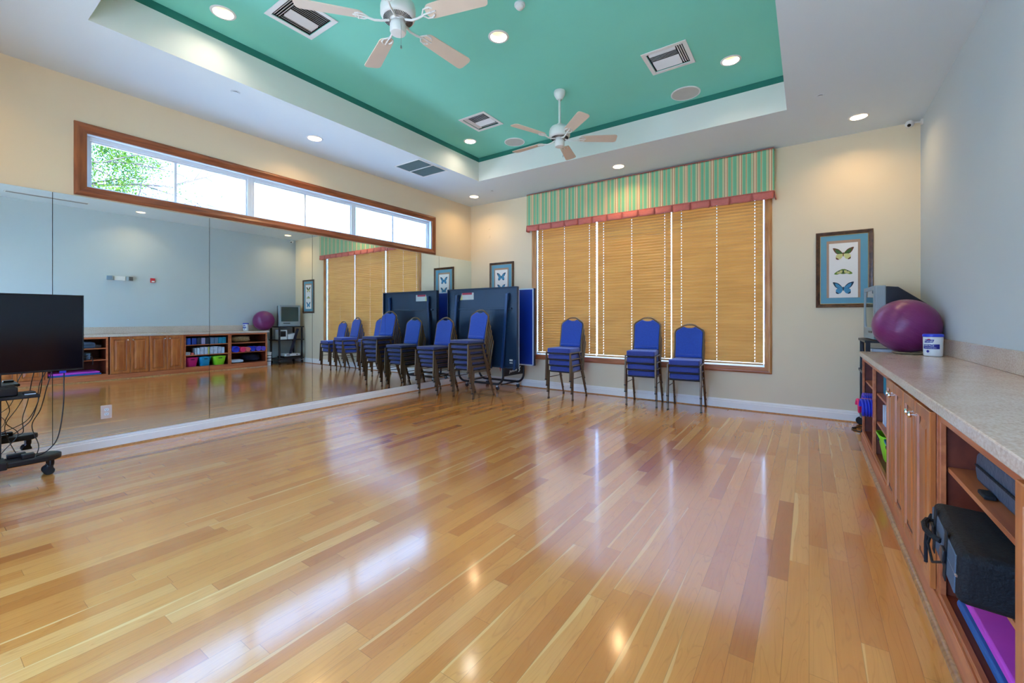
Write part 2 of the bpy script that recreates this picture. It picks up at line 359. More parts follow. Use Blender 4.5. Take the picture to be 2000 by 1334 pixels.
# ------------------------------------------------------------------ setting
CANR = 0.078
TRAYCANS = [(-4.105, 1.603), (-0.648, 1.603), (-2.36, 3.19), (-0.648, 4.82), (-4.105, 4.843)]
PERCANS = [(-5.03, -0.13), (-5.03, 2.973), (-5.05, 6.07), (-2.297, 6.065), (0.453, 6.075), (0.453, 2.973), (0.453, -0.13), (-2.297, -0.13)]
TVENTS = [(-3.605, 2.012), (-1.157, 4.422), (-3.573, 4.44), (-1.157, 2.012)]
RET = (-4.98, -4.50, 4.20, 4.75)

m = M(); m.sheet(rect(XL - 0.2, XR + 0.2, Y0 - 0.2, YB + 0.2), [], lambda a, b: (a, b, 0.0)); m.box(XL - 0.2, XR + 0.2, Y0 - 0.2, YB + 0.2, -0.08, -0.01)
tag(m.build('floor', 'floor', smooth=False), kind='structure')

m = M()
holes = [rect(TX0, TX1, TY0, TY1)] + [circ(x, y, CANR) for x, y in PERCANS] + [rect(RET[0], RET[1], RET[2], RET[3])]
m.sheet(rect(XL - 0.1, XR + 0.1, Y0 - 0.1, YB + 0.1), holes, lambda a, b: (a, b, H), 0)
for (a, b), (c, d) in zip([(TX0, TY0), (TX1, TY0), (TX1, TY1), (TX0, TY1)], [(TX1, TY0), (TX1, TY1), (TX0, TY1), (TX0, TY0)]):
    m.add([(a, b, H), (c, d, H), (c, d, H2), (a, b, H2)], [(0, 1, 2, 3)], 1)
    m.add([(a, b, H2), (c, d, H2), (c, d, H3), (a, b, H3)], [(0, 1, 2, 3)], 3)
m.sheet(rect(TX0, TX1, TY0, TY1), [circ(x, y, CANR) for x, y in TRAYCANS] + [rect(x - 0.17, x + 0.17, y - 0.17, y + 0.17) for x, y in TVENTS], lambda a, b: (a, b, H3), 2)
m.box(XL - 0.1, XR + 0.1, Y0 - 0.1, YB + 0.1, 4.2, 4.25, 0)
tag(m.build('ceiling', ['soffit', 'cream', 'green', 'fascia'], smooth=False), kind='structure')

W1 = (1.036, 5.51, 2.488, 2.99)        # transom opening y0,y1,z0,z1
W2 = (-4.035, -0.485, 0.60, 3.07)      # blinds window opening x0,x1,z0,z1
m = M(); m.sheet(rect(Y0 - 0.1, YB + 0.1, -0.05, H + 0.8), [rect(*W1)], lambda a, b: (XL, a, b)); tag(m.build('wall_left', 'wall', smooth=False), kind='structure')
m = M(); m.sheet(rect(XL - 0.1, XR + 0.1, -0.05, H + 0.8), [rect(*W2)], lambda a, b: (a, YB, b)); tag(m.build('wall_back', 'wall', smooth=False), kind='structure')
m = M(); m.sheet(rect(Y0 - 0.1, YB + 0.1, -0.05, H + 0.8), [], lambda a, b: (XR, a, b)); tag(m.build('wall_right', 'wall_daylit', smooth=False), kind='structure')
W3 = (-3.7, -0.3, 0.14, 2.45)  # added opening behind the camera, lets in fill daylight
m = M(); m.sheet(rect(XL - 0.1, XR + 0.1, -0.05, H + 0.8), [rect(*W3)], lambda a, b: (a, Y0, b)); tag(m.build('wall_front', 'wall', smooth=False), kind='structure')

def base_prof(h=0.13, t=0.018): return [(0, 0), (t, 0), (t, h * 0.68), (t * 0.72, h * 0.72), (t * 0.72, h * 0.84), (t * 0.4, h * 0.93), (t * 0.35, h), (0, h)]
m = M(); m.prism([(XL + a + (0.006 if a else 0), b) for a, b in base_prof(0.118)], lambda a, b, t: (a, t, b), Y0, YB - 0.018)
bl = tag(m.build('baseboard_left', 'base', smooth=False), kind='structure')
m = M(); m.prism([(0, 0), (0.014, 0), (0.010, 0.008), (0, 0.014)], lambda a, b, t: (XL + 0.024 + a, t, b), Y0, YB - 0.03); m.build('shoe_moulding', 'shoe', bl)
m = M(); m.prism([(YB - a, b) for a, b in base_prof(0.135)], lambda a, b, t: (t, a, b), XL, XR)
bb = tag(m.build('baseboard_back', 'base', smooth=False), kind='structure')
m = M(); m.prism([(0, 0), (0.013, 0), (0.009, 0.008), (0, 0.013)], lambda a, b, t: (t, YB - 0.018 - a, b), XL, XR); m.build('shoe_moulding', 'shoe', bb)
m = M(); m.prism([(Y0 + a, b) for a, b in base_prof(0.125)], lambda a, b, t: (t, a, b), XL, 0.4); tag(m.build('baseboard_front', 'base', smooth=False), kind='structure')
m = M(); m.box(0.432, XR, Y0, 5.53, 0, 0.112)
br = tag(m.build('baseboard_right', 'cabl', bevel=0.003), kind='structure')
m = M(); m.prism([(0, 0), (0.02, 0), (0.018, 0.01), (0.01, 0.018), (0, 0.02)], lambda a, b, t: (0.432 - a, t, b), Y0, 5.53); m.build('shoe_moulding', 'shoe', br)

# windows -----------------------------------------------------------
def casing(root, plane, a0, a1, b0, b1, w, t0, t1, mats=('casing', 'casingh')):
    """four mitred boards round an opening; plane(a,b,t) -> point"""
    O = [(a0 - w, b0 - w), (a1 + w, b0 - w), (a1 + w, b1 + w), (a0 - w, b1 + w)]; I = [(a0, b0), (a1, b0), (a1, b1), (a0, b1)]
    for i in range(4):
        j = (i + 1) % 4; mm = M()
        def L(k, e):  # point between outer and inner loop
            return (O[k][0] + (I[k][0] - O[k][0]) * e, O[k][1] + (I[k][1] - O[k][1]) * e)
        prof = [(0, t0), (0, t1 * 0.75), (0.12, t1), (0.35, t1), (0.45, t1 * 0.8), (0.8, t1 * 0.7), (0.9, t1 * 0.55), (1, t1 * 0.5), (1, t0)]
        vs = []
        for k in (i, j):
            for e, t in prof: p = L(k, e); vs.append(plane(p[0], p[1], t))
        n = len(prof); mm.add(vs, [(q, q + 1, n + q + 1, n + q) for q in range(n - 1)] + [tuple(range(n)), tuple(range(2 * n - 1, n - 1, -1))])
        mm.build('casing_board', mats[0] if i % 2 else mats[1], root)
w1 = thing('window_1', None, None, (XL, (W1[0] + W1[1]) / 2, W1[2]), kind='structure')
casing(w1, lambda a, b, t: (XL + t, a, b), *W1, 0.088, -0.01, 0.028)
m = M(); y0, y1, z0, z1 = W1; xo = XL - 0.13
m.box(xo, XL + 0.002, y0 - 0.012, y0, z0, z1).box(xo, XL + 0.002, y1, y1 + 0.012, z0, z1).box(xo, XL + 0.002, y0, y1, z1, z1 + 0.012).box(xo, XL + 0.002, y0, y1, z0 - 0.012, z0)
m.build('window_reveal', 'vinyl', w1)
ux = [y0, 2.505, 3.955, y1]
for k in range(3):
    a, b = ux[k], ux[k + 1]; m = M(); e = 0.034
    for (d0, d1, ee) in ((XL - 0.115, XL - 0.07, 0.034), (XL - 0.106, XL - 0.084, 0.05)):
        m.box(d0, d1, a, a + ee, z0, z1).box(d0, d1, b - ee, b, z0, z1).box(d0, d1, a + ee, b - ee, z0, z0 + ee * 0.6).box(d0, d1, a + ee, b - ee, z1 - ee, z1)
    mid = (a + b) / 2 - 0.02; m.box(XL - 0.1125, XL - 0.0875, mid - 0.012, mid + 0.012, z0 + 0.031, z1 - 0.051)
    fr = m.build('window_frame', 'vinyl', w1, bevel=0.002)
    for (c0, c1) in ((a + 0.03, mid), (mid, b - 0.03)):
        g = M(); g.box(XL - 0.102, XL - 0.098, c0, c1, z0 + 0.02, z1 - 0.03); g.build('glass_pane', 'glass', fr, smooth=False)

w2 = thing('window_2', None, None, ((W2[0] + W2[1]) / 2, YB, W2[2]), kind='structure')
casing(w2, lambda a, b, t: (a, YB - t, b), *W2, 0.085, -0.01, 0.028, ('casing2', 'casing2h'))
m = M(); x0, x1, z0, z1 = W2; yo = YB + 0.15
m.box(x0 - 0.012, x0, YB - 0.002, yo, z0, z1).box(x1, x1 + 0.012, YB - 0.002, yo, z0, z1).box(x0, x1, YB - 0.002, yo, z1, z1 + 0.012).box(x0, x1, YB - 0.002, yo, z0 - 0.012, z0)
m.build('window_reveal', 'vinyl', w2)
for a, b in ((x0, -2.886), (-2.886, -1.692), (-1.692, x1)):
    m = M(); e = 0.006
    m.box(a, a + e, YB + 0.10, YB + 0.13, z0, z1).box(b - e, b, YB + 0.10, YB + 0.13, z0, z1).box(a + e, b - e, YB + 0.10, YB + 0.13, z0, z0 + 0.03).box(a + e, b - e, YB + 0.10, YB + 0.13, z1 - 0.05, z1)
    fr = m.build('window_frame', 'vinyl', w2, bevel=0.002)
    g = M(); g.box(a + e, b - e, YB + 0.113, YB + 0.117, z0 + 0.03, z1 - 0.05); g.build('glass_pane', 'glass', fr, smooth=False)

w3 = thing('added_fill_window', None, None, ((W3[0] + W3[1]) / 2, Y0, W3[2]), kind='structure')  # unseen glazing, added to brighten the room with daylight
casing(w3, lambda a, b, t: (a, Y0 + t, b), *W3, 0.088, -0.01, 0.028)
nx = 3
for k in range(nx):
    a = W3[0] + (W3[1] - W3[0]) * k / nx; b = W3[0] + (W3[1] - W3[0]) * (k + 1) / nx; m = M(); e = 0.04; c0, c1 = Y0 - 0.09, Y0 - 0.05
    m.box(a, a + e, c0, c1, W3[2], W3[3]).box(b - e, b, c0, c1, W3[2], W3[3]).box(a + e, b - e, c0, c1, W3[2], W3[2] + e).box(a + e, b - e, c0, c1, W3[3] - e, W3[3])
    fr = m.build('window_frame', 'vinyl', w3, bevel=0.002)
    g = M(); g.box(a + e, b - e, Y0 - 0.072, Y0 - 0.068, W3[2] + e, W3[3] - e); g.build('glass_pane', 'glass', fr, smooth=False)
# wood blinds -------------------------------------------------------
BL = [(-4.024, -2.899, [-3.93, -3.49, -3.02], 'leftmost, behind the folded tennis table'),
      (-2.874, -1.699, [-2.77, -2.30, -1.79], 'middle one, behind the four-high chair stacks'),
      (-1.686, -0.502, [-1.55, -1.07, -0.60], 'rightmost, nearest the butterfly picture')]
BL = [(a, b, c, l) for (a, b, c, l) in BL]
BLAB = ['closed golden wood blind, narrowest, partly behind the blue folded table', 'closed golden wood blind in the middle of the three',
        'closed golden wood blind beside the right wood casing, nearest the three-butterfly picture']
for bi, (a, b, holes3, _) in enumerate(BL):
    bt = thing('wood_blind', BLAB[bi], 'blind', ((a + b) / 2, YB + 0.035, 0.66), group='closed wood blinds in the back window')
    m = M(); pitch = 0.0435; zt = 3.03; zb = 0.675; n = int((zt - zb) / pitch); cy = YB + 0.035
    for k in range(n):
        z = zb + k * pitch; ang = math.radians(63 + 0.5 * math.sin(k * 1.7 + bi)); hw = 0.0268
        sag = 0.0015 * math.sin(k * 2.3)
        xs = [a]
        for h in holes3: xs += [h - 0.0024, h + 0.0024]
        xs.append(b)
        dy, dz = -math.cos(ang) * hw, -math.sin(ang) * hw       # room-side edge hangs down
        def slat(xa, xb, e0=-1.0, e1=1.0):
            vs = []
            ny, nz = -math.sin(ang), math.cos(ang)
            es = [e0 + (e1 - e0) * q / 4 for q in range(5)]
            prof = [(e, -0.0013 - 0.0045 * (1 - e * e)) for e in es] + [(e, 0.0013 - 0.0045 * (1 - e * e)) for e in reversed(es)]
            for xx in (xa, xb):
                for e, t in prof: vs.append((xx, cy + dy * e + ny * t, z + dz * e + nz * t))
            m.add(vs, [(q, (q + 1) % 10, 10 + (q + 1) % 10, 10 + q) for q in range(10)] + [tuple(range(10)), tuple(range(19, 9, -1))])
        for q in range(0, len(xs), 2): slat(xs[q], xs[q + 1])
        for h in holes3:                                        # route holes: only the middle of the slat is open
            slat(h - 0.0024, h + 0.0024, -1.0, -0.45); slat(h - 0.0024, h + 0.0024, 0.45, 1.0)
    m.build('slats', 'blind', bt, ang=0.4)
    m = M(); m.box(a, b, cy - 0.024, cy + 0.024, zb - 0.052, zb - 0.030); m.build('bottom_rail', 'blind', bt, bevel=0.003)
    m = M(); m.box(a, b, cy - 0.028, cy + 0.028, zt, zt + 0.035); m.build('head_rail', 'blind', bt)
    for h in holes3:
        m = M(); m.tube([(h + 0.006, cy - 0.027, zt), (h + 0.006, cy - 0.027, zb - 0.04)], 0.0008, 5); m.build('ladder_cord', 'cord', bt)
    for h, ze in (((b - 0.045), 1.95 + 0.35 * bi * 0.3), (b - 0.055, 1.80 + 0.2 * bi)):
        m = M(); m.tube([(h, cy - 0.04, 2.95), (h, cy - 0.045, ze)], 0.0016, 5); m.lathe([(0.001, 0.0), (0.004, -0.004), (0.007, -0.03), (0.0005, -0.034)], (h, cy - 0.045, ze), 8)
        m.build('pull_cord', 'cord', bt)

# valance -----------------------------------------------------------
vx0, vx1, vy = -4.172, -0.368, YB - 0.115
va = thing('window_valance', 'green, cream and red striped box valance with pleated red hem above the blinds', 'valance', ((vx0 + vx1) / 2, YB, 2.80))
m = M()
npl = 60
top = []
m.box(vx0, vx1, vy, vy + 0.02, 2.905, 3.455).box(vx0, vx0 + 0.02, vy + 0.02, YB - 0.001, 2.905, 3.455).box(vx1 - 0.02, vx1, vy + 0.02, YB - 0.001, 2.905, 3.455).box(vx0, vx1, vy, YB - 0.001, 3.44, 3.455)
m.build('striped_panel', 'stripe', va, bevel=0.004)
m = M(); m.tube([(vx0, YB - 0.002, 3.458), (vx0, vy, 3.458), (vx1, vy, 3.458), (vx1, YB - 0.002, 3.458)], 0.005, 6); m.build('piping', 'red', va)
m = M(); m.tube([(vx0, YB - 0.002, 2.906), (vx0, vy - 0.002, 2.906), (vx1, vy - 0.002, 2.906), (vx1, YB - 0.002, 2.906)], 0.006, 6); m.build('piping', 'red', va)
m = M(); W = (vx1 - vx0); npl = 15
m.box(vx0 + 0.004, vx1 - 0.004, vy + 0.010, vy + 0.013, 2.812, 2.905)      # lining behind the box pleats
for k in range(npl):
    xa = vx0 + W * k / npl + 0.0015; xb = vx0 + W * (k + 1) / npl - 0.0015; NQ = 8; vs = []
    for j in range(4):
        f = j / 3; z = 2.905 - 0.103 * f
        for q in range(NQ + 1):
            g = q / NQ; xx = xa + 0.010 * f + (xb - xa - 0.020 * f) * g
            yy = vy - 0.004 - f * (0.010 + 0.008 * math.sin(PI * g)) + (0.014 * f if q in (0, NQ) else 0)
            vs.append((xx, yy, z + f * 0.005 * math.sin(2 * PI * g + k)))
    m.add(vs, [(j * (NQ + 1) + q, j * (NQ + 1) + q + 1, (j + 1) * (NQ + 1) + q + 1, (j + 1) * (NQ + 1) + q) for j in range(3) for q in range(NQ)])
for xx in (vx0, vx1):
    sg = -1 if xx == vx0 else 1; vs = []
    for q in range(9):
        f = q / 8; y = vy + (YB - vy - 0.002) * f; vs += [(xx + sg * 0.004, y, 2.905), (xx + sg * (0.012 + 0.01 * math.sin(PI * f)), y, 2.805)]
    m.add(vs, [(2 * i, 2 * i + 1, 2 * i + 3, 2 * i + 2) for i in range(8)])
hem = m.build('pleated_hem', 'red', va); so = hem.modifiers.new('thick', 'SOLIDIFY'); so.thickness = 0.003

# mirrors -----------------------------------------------------------
seams = [-0.404, 0.812, 2.032, 3.251, 4.471, 5.684, 6.598]
mlab = ['tall wall mirror behind the flat screen television, nearest the camera', 'wall mirror with the power outlet cut into it', 'wall mirror reflecting the shelves of blocks and bins',
        'wall mirror reflecting the striped valance and blinds', 'wall mirror behind the two blue chair stacks by the folded table', 'narrow wall mirror ending in the back corner']
for k in range(6):
    m = M(); m.box(MX - 0.006, MX, seams[k] + 0.0022, seams[k + 1] - 0.0022, 0.119, 2.386)
    tag(m.build('wall_mirror', 'mirror', smooth=False), mlab[k], 'mirror', 'frameless mirror panels on the left wall')
m = M(); m.box(XL + 0.001, MX - 0.007, seams[0], seams[-1], 0.12, 2.384); tag(m.build('trim_1', 'mirror_edge', smooth=False), kind='structure')

ol = thing('wall_outlet', 'ivory power outlet set in the mirror right of the flat screen television', 'outlet', (MX, 1.169, 0.353))
m = M(); m.box(MX + 0.0005, MX + 0.006, 1.129, 1.209, 0.290, 0.418); m.build('cover_plate', 'ivory', ol, bevel=0.003)
for zz in (0.334, 0.376):
    m = M(); m.prism([(1.169 + 0.017 * math.cos(t), zz + max(-0.0135, min(0.0135, 0.017 * math.sin(t)))) for t in [2 * PI * k / 20 for k in range(20)]], lambda a, b, t: (t, a, b), MX + 0.006, MX + 0.008); rc = m.build('receptacle', 'wht', ol)
    m = M(); m.box(MX + 0.008, MX + 0.0084, 1.162, 1.164, zz - 0.002, zz + 0.007).box(MX + 0.008, MX + 0.0084, 1.174, 1.176, zz - 0.002, zz + 0.007).box(MX + 0.008, MX + 0.0084, 1.167, 1.171, zz - 0.010, zz - 0.006); m.build('pin_holes', 'dplast', rc)

# ------------------------------------------------------------------ ceiling fixtures
WARM, COOL = (1.0, 0.68, 0.34), (1.0, 0.90, 0.74)
tlab = ['recessed ceiling light in the green tray, nearest the left mirrors and camera', 'recessed ceiling light in the green tray, near corner by the cabinets', 'recessed ceiling light in the middle of the green tray',
        'recessed ceiling light in the green tray, beside the vent near the blinds', 'recessed ceiling light in the far left corner of the green tray']
plab = ['recessed light in the white border ceiling, near corner by the mirrors', 'recessed light in the white border ceiling above the long high window', 'recessed light in the white border ceiling at the back mirror corner',
        'recessed light in the white border ceiling above the striped valance', 'recessed light in the white border ceiling above the butterfly picture', 'recessed light in the border ceiling above the closed cabinet doors',
        'recessed light in the border ceiling, near corner above the worktop', 'recessed light in the border ceiling by the front wall']
def can(x, y, z, lab, col, power, grp):
    t = thing('ceiling_light', lab, 'light', (x, y, z), 0, grp)
    m = M(); m.lathe([(CANR - 0.003, 0.002), (CANR - 0.003, -0.004), (CANR + 0.004, -0.007), (CANR + 0.014, -0.005), (CANR + 0.018, 0.0)], (x, y, z), 40); m.build('trim_ring', 'white', t)
    m = M(); m.lathe([(CANR - 0.002, 0.0), (CANR - 0.004, 0.03), (CANR - 0.008, 0.032), (CANR - 0.010, 0.075), (0.001, 0.080)], (x, y, z), 40); m.build('reflector', 'can', t)
    d = bpy.data.lights.new('lamp', 'AREA'); d.shape = 'DISK'; d.size = 0.115; d.energy = power; d.color = col
    lo = bpy.data.objects.new('lamp', d); C.objects.link(lo); lo.parent = t; lo.location = (0, 0, 0.045)
for (x, y), l in zip(TRAYCANS, tlab): can(x, y, H3, l, COOL, 3.8, 'recessed lights in the green tray')
for (x, y), l in zip(PERCANS, plab): can(x, y, H, l, WARM, 7.2, 'recessed lights in the white border ceiling')

def vent(x, y, z, lab, rz=0.0):
    t = thing('ceiling_vent', lab, 'vent', (x, y, z), rz, 'square air vents in the green tray')
    W = WORLD[t]; s = 0.17; f = 0.213
    def B(mm, *a): return mm.box(*a, mat=W)
    m = M()
    for q in range(4):
        R = W @ Matrix.Rotation(q * PI / 2, 4, 'Z'); m.box(-f, s + 0.003, -f, -s - 0.003, -0.008, -0.001, mat=R)
    m.build('frame', 'white', t, bevel=0.002)
    m = M()
    for q in range(4): m.box(-s, s, -s, -s + 0.004, 0.0, 0.10, mat=W @ Matrix.Rotation(q * PI / 2, 4, 'Z'))
    m.box(-s, s, -s, s, 0.10, 0.105, mat=W); m.build('duct_box', 'ventd', t, smooth=False)
    m = M()
    for k in range(10):                                   # central bank of blades
        yy = -0.10 + k * 0.022; tl = math.radians(38 if k < 5 else -38)
        m.box(-0.10, 0.155, -0.011, 0.011, -0.0008, 0.0008, mat=W @ Matrix.Translation((0, yy, 0.004)) @ Matrix.Rotation(tl, 4, 'X'))
    for k in range(3):
        m.box(-0.009, 0.009, -0.155, 0.155, -0.0008, 0.0008, mat=W @ Matrix.Translation((-0.155 + k * 0.020, 0, 0.004)) @ Matrix.Rotation(math.radians(-40), 4, 'Y'))
    for k in range(2):
        m.box(-0.10, 0.155, -0.011, 0.011, -0.0008, 0.0008, mat=W @ Matrix.Translation((0, 0.125 + k * 0.022, 0.004)) @ Matrix.Rotation(math.radians(40), 4, 'X'))
        m.box(-0.10, 0.155, -0.011, 0.011, -0.0008, 0.0008, mat=W @ Matrix.Translation((0, -0.125 - k * 0.022, 0.004)) @ Matrix.Rotation(math.radians(40), 4, 'X'))
    m.build('louvres', 'white', t, smooth=False)
vl = ['square white air vent above the left of the near ceiling fan', 'square white air vent between the tray light and the big round speaker', 'square white air vent beside the far left tray light', 'square white air vent in the near tray corner by the cabinets']
for (x, y), l, r in zip(TVENTS, vl, (PI / 2, PI, 0, 0)): vent(x, y, H3, l, r)

t = thing('return_grille', 'grey-green return air grille with white bars in the border ceiling near the back corner', 'vent', ((RET[0] + RET[1]) / 2, (RET[2] + RET[3]) / 2, H))
m = M(); a, b, c, d = RET; e = 0.022
m.box(a - e, b + e, c - e, c, H - 0.006, H - 0.001).box(a - e, b + e, d, d + e, H - 0.006, H - 0.001).box(a - e, a, c, d, H - 0.006, H - 0.001).box(b, b + e, c, d, H - 0.006, H - 0.001)
m.box(a, b, (c + d) / 2 - 0.008, (c + d) / 2 + 0.008, H - 0.005, H + 0.005); m.build('frame', 'white', t, bevel=0.0015)
m = M(); m.box(a, b, c, d, H + 0.012, H + 0.03); m.build('filter', 'ventg', t, smooth=False)
m = M()
for k in range(int((b - a) / 0.016)): m.box(a + k * 0.016, a + k * 0.016 + 0.0015, c, d, H - 0.002, H + 0.008)
m.build('slats', 'ventg', t, smooth=False)
t = thing('slot_diffuser', 'long narrow air diffuser in the border ceiling above the worktop, seen in the mirror', 'vent', (0.42, 1.64, H))
m = M(); m.box(0.36, 0.50, 1.10, 2.18, H - 0.008, H - 0.001); m.build('frame', 'white', t, bevel=0.002)
m = M()
for k in range(3): m.box(0.385 + k * 0.034, 0.398 + k * 0.034, 1.12, 2.16, H - 0.0095, H - 0.008)
m.build('slots', 'ventd', t, smooth=False)

for (x, y, r), l in zip([(-1.173, 5.225, 0.160), (-3.576, 5.232, 0.150)], ['larger round ceiling speaker beside the far right tray light', 'round ceiling speaker behind the far ceiling fan']):
    t = thing('ceiling_speaker', l, 'speaker', (x, y, H3), 0, 'round speakers in the green tray')
    m = M(); m.lathe([(r, -0.0005), (r, -0.008), (r - 0.006, -0.011), (r - 0.014, -0.009), (r - 0.014, -0.0005)], (x, y, H3), 48); m.build('rim', 'white', t)
    m = M(); m.lathe([(r - 0.014, -0.007), (r * 0.5, -0.009), (0.0005, -0.0095)], (x, y, H3), 48); m.build('grille', 'grille', t)
for (x, y), l in zip([(-4.641, 1.92), (-4.565, 5.978), (0.094, 5.282)], ['concealed sprinkler cap in the border ceiling above the long window', 'concealed sprinkler cap in the border ceiling near the mirror corner', 'concealed sprinkler cap in the border ceiling left of the butterfly picture']):
    t = thing('sprinkler_cap', l, 'sprinkler', (x, y, H), 0, 'concealed sprinklers in the border ceiling')
    m = M(); m.lathe([(0.030, -0.0005), (0.030, -0.004), (0.032, -0.0045), (0.040, -0.003), (0.041, -0.0005)], (x, y, H), 28); m.build('trim_ring', 'soffit', t)
    m = M(); m.lathe([(0.033, -0.010), (0.033, -0.012), (0.0005, -0.0125)], (x, y, H), 28).lathe([(0.022, -0.001), (0.022, -0.010)], (x, y, H), 20, mi=1); m.build('cover_disc', ['soffit', 'ventd'], t)
t = thing('smoke_detector', 'small white domed smoke detector on the green ceiling', 'detector', (-1.97, 2.958, H3))
m = M(); m.lathe([(0.045, -0.0005), (0.045, -0.014), (0.030, -0.018)], (-1.97, 2.958, H3), 28); m.build('base', 'wht', t)
m = M(); m.lathe([(0.034, -0.018), (0.032, -0.032), (0.024, -0.040), (0.0005, -0.043)], (-1.97, 2.958, H3), 28); m.build('cap', 'wht', t)

# ceiling fans
def fan(cx, cy, zb, a0, R, lab, tc):
    t = thing('ceiling_fan', lab, 'fan', (cx, cy, H3), 0, 'white five-blade ceiling fans')
    m = M(); m.lathe([(0.001, -0.001), (0.062, -0.001), (0.066, -0.012), (0.062, -0.045), (0.040, -0.085), (0.024, -0.095), (0.022, -0.105)], (cx, cy, H3), 32); m.build('canopy', 'fanw', t)
    top = zb + 0.155
    m = M(); m.tube([(cx, cy, H3 - 0.10), (cx, cy, top)], 0.013, 12).lathe([(0.013, 0.03), (0.028, 0.02), (0.030, 0.0)], (cx, cy, top), 20); m.build('downrod', 'fanw', t)
    m = M(); m.lathe([(0.020, 0.155), (0.060, 0.150), (0.095, 0.135), (0.112, 0.115), (0.120, 0.085), (0.120, 0.035), (0.112, 0.018), (0.098, 0.010), (0.050, 0.006), (0.049, 0.002)], (cx, cy, zb), 48)
    mh = m.build('motor_housing', 'fanw', t)
    m = M()
    for k in range(54):
        R2 = Matrix.Translation((cx, cy, zb)) @ Matrix.Rotation(2 * PI * k / 54, 4, 'Z'); m.box(0.056, 0.100, -0.0017, 0.0017, 0.006, 0.0095, mat=R2)
    m.build('cooling_slots', 'ventd', mh, smooth=False)
    m = M(); m.lathe([(0.050, 0.012), (0.044, -0.005), (0.052, -0.02), (0.056, -0.030), (0.056, -0.075), (0.050, -0.088), (0.030, -0.094), (0.0005, -0.095)], (cx, cy, zb), 32); m.build('switch_housing', 'fanw', t)
    for k in range(5):
        th = a0 + 2 * PI * k / 5; R2 = Matrix.Translation((cx, cy, zb)) @ Matrix.Rotation(th, 4, 'Z') @ Matrix.Translation((0, 0, 0.0)) @ Matrix.Rotation(math.radians(-12), 4, 'X')
        prof = []
        r0, r1 = 0.225, R; w0, w1 = 0.055, 0.068
        for q in range(9): an = PI / 2 + PI * q / 8; prof.append((r0 + 0.045 + 0.045 * math.cos(an), w0 * math.sin(an)))
        prof += [(r1 - 0.03, -w1), (r1 - 0.010, -w1 + 0.008), (r1, -w1 + 0.03), (r1, w1 - 0.03), (r1 - 0.010, w1 - 0.008), (r1 - 0.03, w1)]
        m = M(); m.prism(prof, lambda a, b, t_: R2 @ Vector((a, b, t_)), -0.003, 0.004)
        bl_ = m.build('blade', 'fanblade', t, bevel=0.001)
        R3 = Matrix.Translation((cx, cy, zb)) @ Matrix.Rotation(th, 4, 'Z')
        m = M(); m.tube([R3 @ Vector(p) for p in ((0.060, 0, -0.004), (0.11, 0.004, -0.020), (0.16, 0, -0.022), (0.21, 0, -0.012))], [0.009, 0.008, 0.008, 0.007], 8)
        for sg in (-1, 0, 1):
            m.tube([R2 @ Vector(p) for p in ((0.195, 0, -0.010), (0.225, 0.035 * sg, -0.009), (0.262, 0.040 * sg, -0.008), (0.285 + (0.015 if sg == 0 else 0), 0.022 * sg, -0.006))], 0.0055, 6)
            m.ball(tuple(R2 @ Vector((0.262, 0.036 * sg, -0.008))), 0.008, 10)
        m.build('blade_iron', 'fanw', bl_)
    m = M(); px, py = cx + 0.050, cy - 0.020
    m.tube([(px, py, zb - 0.05), (px + 0.004, py, zb - 0.07), (px + 0.004, py, zb - 0.20)], 0.0014, 5).lathe([(0.001, 0), (0.005, -0.006), (0.006, -0.022), (0.001, -0.026)], (px + 0.004, py, zb - 0.20), 10)
    m.build('pull_chain', 'steel', t)
fan(-2.36, 2.01, 3.335, math.radians(14), 0.667, 'white ceiling fan nearest the camera, cut by the top edge', 0)
fan(-2.351, 4.355, 3.310, math.radians(33), 0.65, 'white ceiling fan hanging farther back, towards the blinds', 0)

